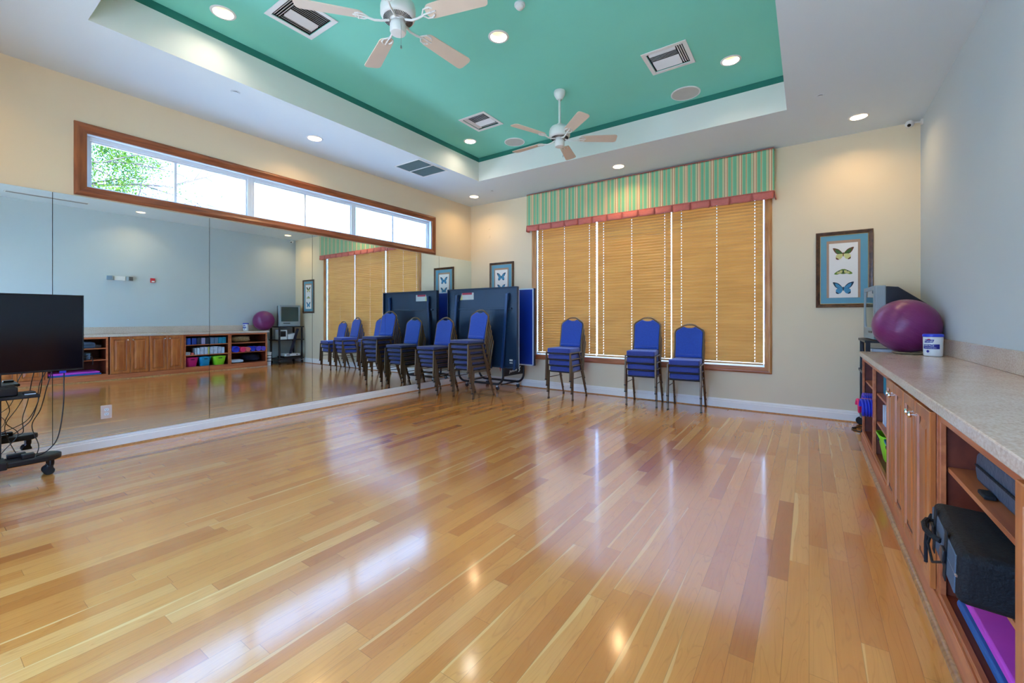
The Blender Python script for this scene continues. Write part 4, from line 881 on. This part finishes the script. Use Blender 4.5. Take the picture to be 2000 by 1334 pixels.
R = [ring4(x1, ya + 0.01, yb - 0.01, z0 + 0.01, z1 - 0.01), ring4(x1 + 0.10, ya + 0.02, yb - 0.02, z0 + 0.01, z1 - 0.02), ring4(x1 + 0.27, ya + 0.10, yb - 0.10, z0 + 0.01, z1 - 0.14), ring4(x1 + 0.350, ya + 0.13, yb - 0.13, z0 + 0.03, z1 - 0.20)]
m.add([p for r in R for p in r], [(4 * i + k, 4 * i + (k + 1) % 4, 4 * i + 4 + (k + 1) % 4, 4 * i + 4 + k) for i in range(3) for k in range(4)] + [(0, 1, 2, 3), (12, 13, 14, 15)]); m.build('case_back', 'tvdark', tb, bevel=0.008)
m = M(); m.box(x0 - 0.003, x0 + 0.002, 6.02, 6.20, z0 + 0.068, z0 + 0.090); m.build('tape_slot', 'dplast', tb)
m = M()
for k in range(4): m.box(x0 - 0.004, x0 + 0.001, 6.26 + k * 0.035, 6.282 + k * 0.035, z0 + 0.045, z0 + 0.055)
m.build('buttons', 'steel', tb, bevel=0.001)

tb.rotation_euler.z = math.radians(4.0); tb.location.x += 0.012
st = thing('television_stand', 'black metal wheeled stand under the grey box television', 'stand', (0.74, 6.19, 0))
sx0, sx1, sy0, sy1 = 0.485, 0.985, 5.83, 6.545
for z, nm in ((0.995, 'top_shelf'), (0.640, 'middle_shelf'), (0.135, 'bottom_shelf')):
    m = M(); m.box(sx0, sx1, sy0, sy1, z, z + 0.026); m.build(nm, 'dark', st, bevel=0.004)
for xx in (sx0 + 0.03, sx1 - 0.03):
    for yy in (sy0 + 0.05, sy1 - 0.05):
        m = M(); m.box(xx - 0.019, xx + 0.019, yy - 0.019, yy + 0.019, 0.105, 0.995); m.build('post', 'dark', st, bevel=0.003)
        m = M(); m.box(xx - 0.02, xx + 0.02, yy - 0.02, yy + 0.02, 0.085, 0.105); c_ = m.build('caster', 'steel', st)
        m = M(); m.lathe([(0.001, -0.016), (0.038, -0.016), (0.046, -0.009), (0.046, 0.009), (0.038, 0.016), (0.001, 0.016)], (xx - 0.012, yy, 0.0465), 24, axis='y'); w_ = m.build('wheel', 'rubber', c_)
m = M(); m.bar((0.51, 6.38, 0.96), (0.53, 6.14, 0.17), 0.07, 0.008, up=(1, 0, 0)); m.build('hanging_strap', 'dusk', st)
t = thing('boxed_speaker', 'white box with a dark square front on the middle shelf under the box television', 'speaker', (0.66, 5.98, 0.667))
m = M(); m.box(0.545, 0.78, 5.90, 6.10, 0.667, 0.93); m.build('cabinet_box', 'wht', t, bevel=0.006)
m = M(); m.box(0.540, 0.545, 5.925, 6.065, 0.745, 0.895); m.build('front_grille', 'dplast', t)
t = thing('cable_tray', 'white moulded tray beside the dark square speaker on the stand', 'tray', (0.66, 6.25, 0.667))
m = M(); m.prism([(6.13, 0.667), (6.34, 0.667), (6.40, 0.80), (6.38, 0.84), (6.13, 0.80)], lambda a, b, s_: (s_, a, b), 0.55, 0.80); m.build('tray_body', 'wht', t, bevel=0.01)
t = thing('disc_player', 'white disc player on the bottom shelf of the television stand', 'player', (0.62, 6.2, 0.162))
m = M(); m.box(0.50, 0.82, 6.02, 6.44, 0.215, 0.275); m.build('case', 'wht', t, bevel=0.005)
m = M(); m.box(0.497, 0.50, 6.06, 6.16, 0.235, 0.255).box(0.497, 0.50, 6.33, 6.37, 0.235, 0.255); m.build('front_slot', 'dplast', t)
t = thing('disc_player', 'black player under the white disc player on the stand', 'player', (0.62, 6.2, 0.162))
m = M(); m.box(0.49, 0.86, 6.00, 6.46, 0.162, 0.212); m.build('case', 'dplast', t, bevel=0.004)
m = M(); m.tube([(0.47, 6.05, 0.006), (0.42, 6.10, 0.006), (0.40, 6.17, 0.008), (0.44, 6.20, 0.010), (0.41, 6.24, 0.006), (0.50, 6.28, 0.02), (0.56, 6.30, 0.10)], 0.006, 8)
tag(m.build('power_cable', 'dplast'), 'short black power cable curled on the floor by the television stand', 'cable')
for k, (yy, yb_) in enumerate(((5.585, 5.74), (5.60, 5.79))):
    m = M(); m.tube([(0.63 + 0.03 * k, yy + 0.01, 0.915 - 0.01 * k), (0.79 + 0.03 * k, yb_, 0.010)], 0.0085, 10)
    tag(m.build('wooden_pole', 'pole'), ('pale pole leaning on the end of the worktop, nearer the wall' if k else 'pale pole leaning on the end of the worktop, nearer the room'), 'pole', 'poles leaning by the worktop end')
t = thing('bucket', 'white bucket with dark stripes on the floor at the end of the cabinets', 'bucket', (0.66, 5.665, 0))
m = M(); m.lathe([(0.0005, 0.001), (0.058, 0.001), (0.060, 0.01), (0.072, 0.33), (0.078, 0.332), (0.078, 0.345), (0.069, 0.345), (0.057, 0.02), (0.0005, 0.018)], (0.66, 5.665, 0.0), 28); m.build('pail', 'wht', t)
m = M()
for z in (0.10, 0.18, 0.25): r = 0.0605 + 0.0125 * z / 0.33; m.lathe([(r, z), (r + 0.0018, z + 0.002), (r + 0.0022, z + 0.016), (r + 0.001, z + 0.018)], (0.66, 5.665, 0), 28)
m.build('stripes', 'b3', t)

# cabinet contents: coloured blocks, boxes, bins
z = 0.6405; ys = [(3.765, 3.80, 'b2'), (3.805, 3.875, 'b1'), (3.90, 3.99, 'b2'), (4.00, 4.075, 'b3'), (4.085, 4.165, 'b4'), (4.175, 4.255, 'b3'), (4.265, 4.345, 'b5'), (4.35, 4.425, 'b5'), (4.435, 4.51, 'teal'), (4.515, 4.60, 'teal')]
BN = ['thin navy foam block at the left end of the top shelf row', 'bright blue foam block second in the top shelf row', 'navy foam block third in the top shelf row', 'charcoal foam block beside the navy block',
      'pale lilac foam block in the top shelf row', 'charcoal foam block right of the lilac one', 'slate grey foam block right of the charcoal pair', 'slate grey foam block beside the teal ones', 'teal foam block beside the slate grey ones', 'teal foam block at the far end of the top shelf row']
for (a, b, mt), l in zip(ys, BN):
    m = M(); m.box(0.50, 0.72, a, b, z, z + 0.15 + random.uniform(-0.006, 0.004)); tag(m.build('foam_block', mt, bevel=0.006), l, 'block', 'foam exercise blocks on the shelf')
z = 0.4055; yy = 3.96
for k, w_ in enumerate([0.030, 0.045, 0.075, 0.070, 0.025, 0.070, 0.080, 0.070, 0.055]):
    hgt = 0.160 + random.uniform(-0.012, 0.014); m = M(); m.box(0.485 + random.uniform(0, 0.01), 0.70, yy, yy + w_, z, z + hgt)
    tag(m.build('card_box', ['box1', 'box2', 'box1', 'box1', 'box3', 'box1', 'box1', 'box1', 'box2'][k], bevel=0.002),
        ['thin white upright box, first in the middle shelf row', 'pale blue upright box, second in the middle shelf row', 'wide white upright box beside the pale blue one', 'wide white upright box before the yellow one', 'narrow yellow upright box in the middle shelf row',
         'wide white upright box just after the yellow one', 'widest white upright box in the middle shelf row', 'white upright box before the last pale blue one', 'pale blue upright box at the far end of the middle shelf row'][k], 'box', 'upright card boxes on the middle shelf')
    yy += w_ + 0.010
for k, (a, b, z0_, h_) in enumerate(((3.775, 3.865, 0.4055, 0.035), (3.78, 3.87, 0.441, 0.030), (3.885, 3.935, 0.4055, 0.045))):
    m = M(); m.box(0.50, 0.62, a, b, z0_, z0_ + h_); tag(m.build('card_box', 'salmon' if k == 2 else 'box1', bevel=0.002), ['low white box under another at the near end of the middle shelf', 'low white box on top of another at the near end of the middle shelf', 'small reddish box beside the low white boxes'][k], 'box', 'small boxes on the middle shelf')
def bin_(y, w, mt, lab, x=0.60, hh=0.20, tilt=0.0):
    t = thing('storage_bin', lab, 'bin', (x, y, 0.134), 0, 'tapered storage bins on the cabinet floor'); z0 = 0.1345
    m = M(); n = 40; rows = [(0.70, 0.0), (0.72, 0.004), (1.0, hh), (1.03, hh + 0.002), (1.03, hh - 0.012), (0.97, hh - 0.001), (0.69, 0.006)]
    def P(s_, z_, th):
        ca, sa = math.cos(th), math.sin(th); e = 0.5
        return (x + 0.135 * s_ * math.copysign(abs(ca) ** e, ca), y + w / 2 * s_ * math.copysign(abs(sa) ** e, sa), z0 + z_ + (0.010 * (ca * ca) * (z_ / hh)))
    vs = [P(s_, z_, 2 * PI * k / n) for s_, z_ in rows for k in range(n)]
    fs = [(i * n + k, i * n + (k + 1) % n, (i + 1) * n + (k + 1) % n, (i + 1) * n + k) for i in range(len(rows) - 1) for k in range(n)] + [tuple(range(n)), tuple(6 * n + k for k in range(n))]
    m.add(vs, fs); m.build('tub', mt, t)
    m = M(); xx = P(1.0, hh * 0.82, PI)[0] + 0.004
    m.box(xx - 0.0012, xx + 0.003, y - w * 0.14, y + w * 0.14, z0 + hh * 0.78, z0 + hh * 0.86); m.build('handle_hole', 'dusk', t)
bin_(3.905, 0.255, 'magenta', 'magenta plastic bin, nearest of the three on the cabinet floor')
bin_(4.165, 0.250, 'cyan', 'turquoise plastic bin between the magenta and lime bins')
bin_(4.460, 0.285, 'lime', 'lime green plastic bin at the far end of the three', x=0.585)

# far open cabinet
def lump(c, r, n=28, amp=0.12, seed=1, flat=None):
    rnd = random.Random(seed); ph = [(rnd.uniform(2, 7), rnd.uniform(2, 7), rnd.uniform(0, 6), rnd.uniform(0, 6)) for _ in range(5)]
    mm = M().ball((0, 0, 0), 1.0, n); vs = []
    for p in mm.v:
        k = 1 + amp * sum(math.sin(a * p[0] + e + b * p[2]) * math.cos(b * p[1] + f) for a, b, e, f in ph) / 2.2
        q = [math.copysign(abs(v) ** 0.75, v) for v in p]; z_ = c[2] + q[2] * k * r[2]
        if flat is not None: z_ = max(flat, z_)
        vs.append((c[0] + q[0] * k * r[0], c[1] + q[1] * k * r[1], z_))
    o = M(); o.add(vs, mm.f); return o
m = lump((0.66, 4.97, 0.725), (0.15, 0.22, 0.080), seed=3, amp=0.10, flat=0.6405)
tag(m.build('fabric_bag', 'mottle', ang=3), 'mottled brown mesh bag on the top shelf of the far open cabinet', 'bag')
def coil(y, r, mt, lab, z=None, x0=0.36, x1=0.70, turns=16):
    t = thing('rubber_coil', lab, 'exercise band', (x0, y, 0.4055), 0, 'coiled exercise tubing on the middle shelf'); zc = 0.4065 + r
    m = M(); pts = []
    for k in range(turns * 20 + 1):
        a = 2 * PI * k / 20; f = k / (turns * 20); pts.append((x0 + (x1 - x0) * f, y + (r - 0.011) * math.cos(a), zc + (r - 0.011) * math.sin(a)))
    m.tube(pts, 0.0110, 8); m.build('tubing', mt, t)
    m = M(); m.lathe([(0.001, 0), (r * 0.72, 0.0), (r * 0.72, x1 - x0 - 0.02), (0.001, x1 - x0 - 0.02)], (x0 + 0.012, y, zc), 20, axis='x'); m.build('roll', mt, t)
coil(4.775, 0.078, 'royal', 'royal blue coil of tubing, nearest the camera on the far cabinet middle shelf', x0=0.372)
coil(4.925, 0.066, 'hotpink', 'hot pink coil of tubing beside the royal blue one', x0=0.356)
coil(5.055, 0.060, 'salmon', 'salmon coil of tubing beside the hot pink one', x0=0.40)
coil(5.185, 0.066, 'royal', 'royal blue coil of tubing between the salmon and violet ones', x0=0.43)
coil(5.315, 0.062, 'violet', 'violet coil of tubing beside the second royal blue one', x0=0.43)
coil(5.440, 0.058, 'violet', 'violet coil of tubing at the far end of the middle shelf', x0=0.44)
m = lump((0.62, 4.86, 0.180), (0.15, 0.155, 0.045), seed=5, amp=0.04, flat=0.1345); tag(m.build('cushion', 'towel', ang=3), 'flat white cushion on the floor of the far open cabinet', 'cushion')
m = lump((0.78, 5.26, 0.235), (0.17, 0.21, 0.095), seed=9, amp=0.12, flat=0.1345); tag(m.build('cloth_heap', 'dusk', ang=3), 'heap of dark cloth behind the white cushion', 'cloth')

# near open cabinet
t = thing('equipment_case', 'big black padded case with grey straps sticking out of the near open cabinet', 'case', (0.6, 1.98, 0.426))
rz = math.radians(-3); Wc = Matrix.Translation((0.375, 2.205, 0.432)) @ Matrix.Rotation(rz, 4, 'Z') @ Matrix.Rotation(math.radians(2), 4, 'Y')
m = M(); m.box(0, 0.52, -0.455, 0.0, 0.0, 0.150, mat=Wc); m.build('padded_body', 'bag', t, bevel=0.022, seg=3)
m = M(); m.box(-0.0035, 0.002, -0.430, -0.020, 0.018, 0.132, mat=Wc); m.build('end_panel', 'strap', t, bevel=0.004)
m = M(); m.tube([Wc @ Vector(p) for p in ((0.0, -0.012, 0.075), (0.0, -0.440, 0.075))], 0.004, 6); m.build('zip', 'steel', t)
for yy in (-0.10, -0.30):
    m = M(); m.box(-0.0065, -0.0035, yy - 0.020, yy + 0.020, -0.002, 0.155, mat=Wc); m.build('strap', 'bag', t, bevel=0.001)
    m = M(); m.box(-0.016, -0.006, yy - 0.024, yy + 0.024, 0.055, 0.095, mat=Wc); m.build('buckle', 'dplast', t, bevel=0.003)
m = M(); m.tube([Wc @ Vector(p) for p in ((-0.004, -0.06, 0.09), (-0.022, -0.07, 0.095), (-0.034, -0.11, 0.095), (-0.036, -0.16, 0.092), (-0.028, -0.20, 0.09), (-0.006, -0.22, 0.085))], 0.009, 8); m.build('handle', 'bag', t)
m = M(); m.tube([Wc @ Vector(p) for p in ((-0.004, -0.02, 0.10), (-0.010, 0.010, 0.06), (-0.012, 0.014, -0.02), (-0.010, 0.006, -0.09))], 0.006, 8); m.tube([Wc @ Vector(p) for p in ((-0.006, -0.30, 0.05), (-0.02, -0.20, 0.0), (-0.02, -0.10, 0.02), (-0.006, -0.05, 0.05))], 0.004, 8); m.build('loose_strap', 'bag', t)
t = thing('padded_mat', 'grey-blue padded folded mat on the upper shelf of the near open cabinet', 'mat', (0.72, 1.93, 0.656))
m = M(); m.prism([(1.63, 0.657), (2.275, 0.657), (2.300, 0.70), (2.28, 0.765), (2.22, 0.785), (1.66, 0.785), (1.63, 0.76)], lambda a, b, s_: (s_, a, b), 0.508, 0.98); m.build('mat_body', 'bagg', t, bevel=0.016, seg=3)
m = M(); m.tube([(0.504, 1.66, 0.722), (0.504, 2.26, 0.722)], 0.004, 6); m.build('seam_zip', 'bag', t)
m = M(); m.box(0.478, 0.508, 2.06, 2.13, 0.657, 0.672); m.build('pull_tab', 'bag', t, bevel=0.004)
t = thing('folded_towel', 'white folded towel deep on the upper shelf of the near open cabinet', 'towel', (0.9, 2.35, 0.656))
m = M(); m.box(0.80, 1.00, 2.315, 2.435, 0.657, 0.70); m.build('towel_fold', 'towel', t, bevel=0.015, seg=3)
m = M(); m.prism([(1.64, 0.1345), (2.36, 0.1345), (2.372, 0.150), (2.36, 0.166), (1.64, 0.166)], lambda a, b, s_: (s_, a, b), 0.475, 0.95); tag(m.build('folded_mat', 'bluem', bevel=0.008), 'blue folded foam mat under the pink one on the cabinet floor', 'mat', 'folded foam mats on the cabinet floor')
m = M(); m.prism([(1.64, 0.167), (2.34, 0.167), (2.352, 0.183), (2.34, 0.200), (1.64, 0.200)], lambda a, b, s_: (s_, a, b), 0.488, 0.95); tag(m.build('folded_mat', 'pink', bevel=0.008), 'pink folded foam mat on top of the blue one on the cabinet floor', 'mat', 'folded foam mats on the cabinet floor')

# ------------------------------------------------------------------ flat screen on its cart, left
cxx = -5.09
tv = thing('flat_television', 'large black flat screen television on the wheeled cart by the mirrors', 'television', (cxx, 0.37, 0.82))
m = M(); m.box(cxx - 0.030, cxx - 0.004, -0.190, 0.927, 0.820, 1.450); m.build('housing', 'dplast', tv, bevel=0.004)
m = M(); m.box(cxx - 0.004, cxx + 0.001, -0.182, 0.919, 0.834, 1.443); m.build('screen', 'lcd', tv, bevel=0.0008)
m = M()
O = (-0.190, 0.927, 0.820, 1.450)
m.box(cxx - 0.004, cxx + 0.004, O[0], O[1], O[2], O[2] + 0.014).box(cxx - 0.004, cxx + 0.004, O[0], O[1], O[3] - 0.007, O[3]).box(cxx - 0.004, cxx + 0.004, O[0], O[0] + 0.008, O[2], O[3]).box(cxx - 0.004, cxx + 0.004, O[1] - 0.008, O[1], O[2], O[3]); m.build('bezel', 'dplast', tv, bevel=0.001)
m = M(); m.box(cxx - 0.062, cxx - 0.030, 0.50, 0.72, 0.90, 1.25).box(cxx - 0.062, cxx - 0.030, 0.02, 0.24, 0.90, 1.25); m.build('rear_cover', 'dplast', tv, bevel=0.012)
ct = thing('television_cart', 'black wheeled floor cart carrying the large flat screen', 'cart', (-5.16, 0.37, 0))
m = M(); m.box(-5.155, -5.105, 0.395, 0.475, 0.15, 1.20); m.build('post', 'dark', ct, bevel=0.005)
m = M(); m.box(-5.155, -5.105, 0.265, 0.345, 0.15, 1.20); m.build('post', 'dark', ct, bevel=0.005)
m = M(); m.box(-5.172, -5.156, 0.05, 0.69, 1.02, 1.10); m.build('mounting_plate', 'dark', ct, bevel=0.003)
m = M(); m.box(-5.25, -4.93, 0.10, 0.655, 0.640, 0.662); m.build('media_shelf', 'dark', ct, bevel=0.004)
AX = -5.055
for sg, ye in ((1, 0.790), (-1, -0.05)):
    m = M(); ys_ = 0.37 + sg * 0.02
    poly = [(ys_, -0.085), (ye - sg * 0.10, -0.085), (ye - sg * 0.04, -0.070), (ye - sg * 0.008, -0.035), (ye, 0.0), (ye - sg * 0.008, 0.035), (ye - sg * 0.04, 0.070), (ye - sg * 0.10, 0.085), (ys_, 0.085)]
    m.prism(poly, lambda a, b, s_: (AX + b, a, s_), 0.118, 0.165); a_ = m.build('base_foot', 'dark', ct, bevel=0.012, seg=3)
    for dxx in ((0.035, -0.035) if sg > 0 else (0.035, -0.035)):
        x = AX + dxx; yy = ye - sg * 0.065
        m = M(); m.lathe([(0.001, 0.118), (0.020, 0.118), (0.020, 0.085), (0.016, 0.068), (0.001, 0.066)], (x, yy, 0), 16); m.box(x - 0.020, x + 0.020, yy - 0.022, yy + 0.012, 0.045, 0.072); cs = m.build('caster', 'dplast', a_, bevel=0.003)
        m = M()
        for dx_ in (-0.012, 0.012): m.lathe([(0.001, -0.007), (0.028, -0.007), (0.0325, -0.003), (0.0325, 0.003), (0.028, 0.007), (0.001, 0.007)], (x + dx_, yy - sg * 0.012, 0.033), 20, axis='x')
        m.build('wheel', 'rubber', cs)
m = M(); m.box(AX - 0.10, AX + 0.10, 0.25, 0.49, 0.112, 0.172); m.build('base_beam', 'dark', ct, bevel=0.006)
t = thing('media_player', 'black media box on the shelf below the flat screen', 'player', (-5.08, 0.47, 0.663))
m = M(); m.box(-5.22, -4.97, 0.16, 0.545, 0.663, 0.728); m.build('case', 'dplast', t, bevel=0.008)
t = thing('small_receiver', 'small white edged receiver beside the black media box', 'player', (-5.02, 0.61, 0.663))
m = M(); m.box(-5.05, -4.985, 0.575, 0.640, 0.6625, 0.680); m.build('case', 'dplast', t, bevel=0.003)
m = M(); m.box(-4.985, -4.982, 0.578, 0.638, 0.664, 0.669); m.build('light_strip', 'wht', t)
def cable(name, pts, r, mt, lab, grp=None):
    """smooth curve through pts"""
    P = [Vector(p) for p in pts]; out = []
    for i in range(len(P) - 1):
        p0, p1, p2, p3 = P[max(0, i - 1)], P[i], P[i + 1], P[min(len(P) - 1, i + 2)]
        for k in range(8):
            u_ = k / 8; out.append(0.5 * ((2 * p1) + (p2 - p0) * u_ + (2 * p0 - 5 * p1 + 4 * p2 - p3) * u_ ** 2 + (3 * p1 - p0 - 3 * p2 + p3) * u_ ** 3))
    out.append(P[-1]); m = M(); m.tube(out, r, 6); o = m.build(name, mt, ang=3); return tag(o, lab, 'cable', grp)
G = 'cables hanging from the flat screen'
cable('video_cable', [(-5.12, 0.815, 0.83), (-5.11, 0.812, 0.72), (-5.06, 0.80, 0.52), (-4.99, 0.76, 0.30), (-4.96, 0.70, 0.21), (-5.00, 0.64, 0.170)], 0.0042, 'dplast', 'thick black cable curving from the screen corner down to the cart foot', G)
cable('video_cable', [(-5.14, 0.72, 0.83), (-5.12, 0.68, 0.74), (-5.06, 0.66, 0.66), (-5.05, 0.655, 0.58), (-5.10, 0.60, 0.44), (-5.17, 0.47, 0.36), (-5.20, 0.42, 0.34)], 0.003, 'dplast', 'thin black cable passing the shelf corner under the screen', G)
cable('video_cable', [(-5.20, 0.76, 0.83), (-5.22, 0.73, 0.68), (-5.26, 0.70, 0.50), (-5.33, 0.66, 0.36), (-5.20, 0.68, 0.22), (-5.10, 0.66, 0.17)], 0.0035, 'dplast', 'black cable falling behind the shelf and swinging near the mirrors', G)
cable('video_cable', [(-5.15, 0.60, 0.64), (-5.14, 0.56, 0.55), (-5.17, 0.50, 0.42), (-5.25, 0.52, 0.30), (-5.18, 0.55, 0.20), (-5.11, 0.56, 0.17)], 0.0028, 'dplast', 'thin black cable looping beside the cart post', G)
cable('video_cable', [(-5.08, 0.49, 0.64), (-5.10, 0.515, 0.54), (-5.15, 0.50, 0.44), (-5.20, 0.57, 0.33), (-5.20, 0.50, 0.22), (-5.21, 0.45, 0.14)], 0.0028, 'dplast', 'thin black cable crossing close to the cart post', G)
t = thing('power_adapter', 'black power adapter on the cart foot, on the room side', 'adapter', (-4.86, 0.60, 0.118))
m = M(); m.box(-5.045, -4.985, 0.565, 0.635, 0.166, 0.200); m.build('brick', 'dplast', t, bevel=0.005)
t = thing('power_strip', 'black power strip on the cart foot, nearer the mirrors than the adapter', 'adapter', (-5.40, 0.60, 0.118))
m = M(); m.box(-5.135, -5.085, 0.50, 0.60, 0.166, 0.196); m.build('housing', 'dplast', t, bevel=0.005)
m = M(); m.box(-5.12, -5.10, 0.785, 0.825, 0.800, 0.821); tag(m.build('cable_plug', 'royal', bevel=0.004), 'blue cable plug under the lower right corner of the flat screen', 'plug')

# ------------------------------------------------------------------ outside
m = M(); m.sheet(rect(-60, 40, -40, 60), [rect(XL - 0.2, XR + 0.2, Y0 - 0.2, YB + 0.2)], lambda a, b: (a, b, -0.12)); tag(m.build('ground', 'ground', smooth=False), kind='structure')
tr = thing('garden_tree', 'leafy green tree outside the left end of the long high window', 'tree', (-12.4, 1.0, -0.35))
m = M(); m.tube([(-12.4, 1.0, -0.40), (-12.35, 1.02, 1.0), (-12.2, 1.15, 2.4), (-12.0, 1.3, 3.6), (-11.8, 1.5, 4.6)], [0.20, 0.16, 0.13, 0.10, 0.06], 10); m.build('trunk', 'bark', tr)
rnd = random.Random(11); brs = []
def twig(mm, p, d, L, r, depth):
    pts = [p]; dd = Vector(d).normalized(); q = Vector(p)
    for k in range(5):
        dd = (dd + Vector((rnd.uniform(-1, 1), rnd.uniform(-1, 1), rnd.uniform(-1, 1))) * 0.18).normalized(); q = q + dd * L / 5; pts.append(tuple(q)); brs.append((tuple(q), depth))
        if depth < 2 and k >= 1: twig(mm, tuple(q), dd + Vector((rnd.uniform(-1, 1), rnd.uniform(-1, 1), rnd.uniform(-0.8, 0.8))) * 0.9, L * 0.5, r * 0.55, depth + 1)
    mm.tube(pts, [r * (1 - 0.15 * i) for i in range(6)], 6)
for base, d, L, r in (((-12.0, 1.3, 3.6), (0.5, 1.0, 0.12), 2.3, 0.035), ((-11.9, 1.4, 4.2), (0.6, 1.0, 0.3), 2.0, 0.03), ((-12.1, 1.25, 3.0), (0.6, 0.8, 0.35), 1.9, 0.035), ((-11.8, 1.5, 4.6), (0.3, 0.6, 0.6), 1.6, 0.03), ((-12.1, 1.2, 3.2), (0.5, -0.5, 0.5), 1.8, 0.035), ((-12.0, 1.3, 4.0), (-0.5, -0.3, 0.6), 1.6, 0.03)):
    mm = M(); twig(mm, base, d, L, r, 0); mm.build('branch', 'bark', tr)
m = M()
def leafq(c, s_):
    n = Vector((rnd.gauss(0, 1), rnd.gauss(0, 1), rnd.gauss(0, 1))).normalized(); a = n.orthogonal().normalized(); b = n.cross(a); c = Vector(c); ph = rnd.uniform(0, 6.28)
    a, b = a * math.cos(ph) + b * math.sin(ph), b * math.cos(ph) - a * math.sin(ph)
    m.add([c - a * s_, c - b * s_ * 0.4, c + a * s_, c + b * s_ * 0.4], [(0, 1, 2, 3)])
cl = []
while len(cl) < 240:
    y, z = rnd.uniform(0.6, 3.15), rnd.uniform(3.1, 5.3)
    if z < 3.5 + max(0, (y - 2.3)) * 0.75: continue
    cl.append((rnd.uniform(-12.3, -11.0), y, z))
for k in range(24000):
    p = rnd.choice(cl); leafq((p[0] + rnd.gauss(0, 0.16), p[1] + rnd.gauss(0, 0.13), p[2] + rnd.gauss(0, 0.11)), rnd.uniform(0.020, 0.038))
for k in range(700):
    p, dp = rnd.choice(brs); leafq((p[0] + rnd.gauss(0, 0.08), p[1] + rnd.gauss(0, 0.08), p[2] + rnd.gauss(0, 0.08)), rnd.uniform(0.02, 0.04))
m.build('foliage', 'leaf', tr, smooth=False)

# ------------------------------------------------------------------ sky, sun, camera
w = bpy.data.worlds.new('sky'); sc.world = w; w.use_nodes = True; t_ = NT(w.node_tree); bg = w.node_tree.nodes['Background']
tc = t_.n('ShaderNodeTexCoord'); nz = t_.n('ShaderNodeTexNoise', i_Vector=t_.n('ShaderNodeMapping', i_Vector=tc.outputs['Generated'], i_Scale=(1, 1, 2.2)), i_Scale=2.6, i_Detail=4.0)
t_.put(bg.inputs['Color'], t_.ramp(nz.outputs['Fac'], [(0.42, (0.24, 0.49, 1.0, 1)), (0.62, (0.32, 0.56, 1.0, 1))])); bg.inputs['Strength'].default_value = SKY
su = bpy.data.lights.new('sun', 'SUN'); su.energy = 26.0; su.color = (0.92, 0.97, 1.0); su.angle = 0.01; so = bpy.data.objects.new('sun', su); C.objects.link(so); so.rotation_euler = (0, math.radians(42), 0); so.location = (8, 0, 12)
cam = bpy.data.cameras.new('camera'); co = bpy.data.objects.new('camera', cam); C.objects.link(co); sc.camera = co
FPX, VV = 837.13, 620.33
cam.sensor_fit = 'HORIZONTAL'; cam.sensor_width = 36.0; cam.lens = FPX / 2000 * 36.0; cam.shift_y = (VV - 667.0) / 2000.0; cam.clip_start = 0.02
co.location = (0, 0, 1.261); co.rotation_euler = (PI / 2, 0, 0.6056)
sc.view_settings.view_transform = 'Standard'; sc.view_settings.look = 'None'; sc.view_settings.gamma = 1.0; sc.view_settings.use_curve_mapping = False; sc.view_settings.exposure = EXPO
sc.cycles.max_bounces = 10; sc.cycles.diffuse_bounces = 6; sc.cycles.glossy_bounces = 6; sc.cycles.transparent_max_bounces = 12; sc.cycles.sample_clamp_indirect = 6.0
sc.cycles.caustics_reflective = True; sc.cycles.use_denoising = True
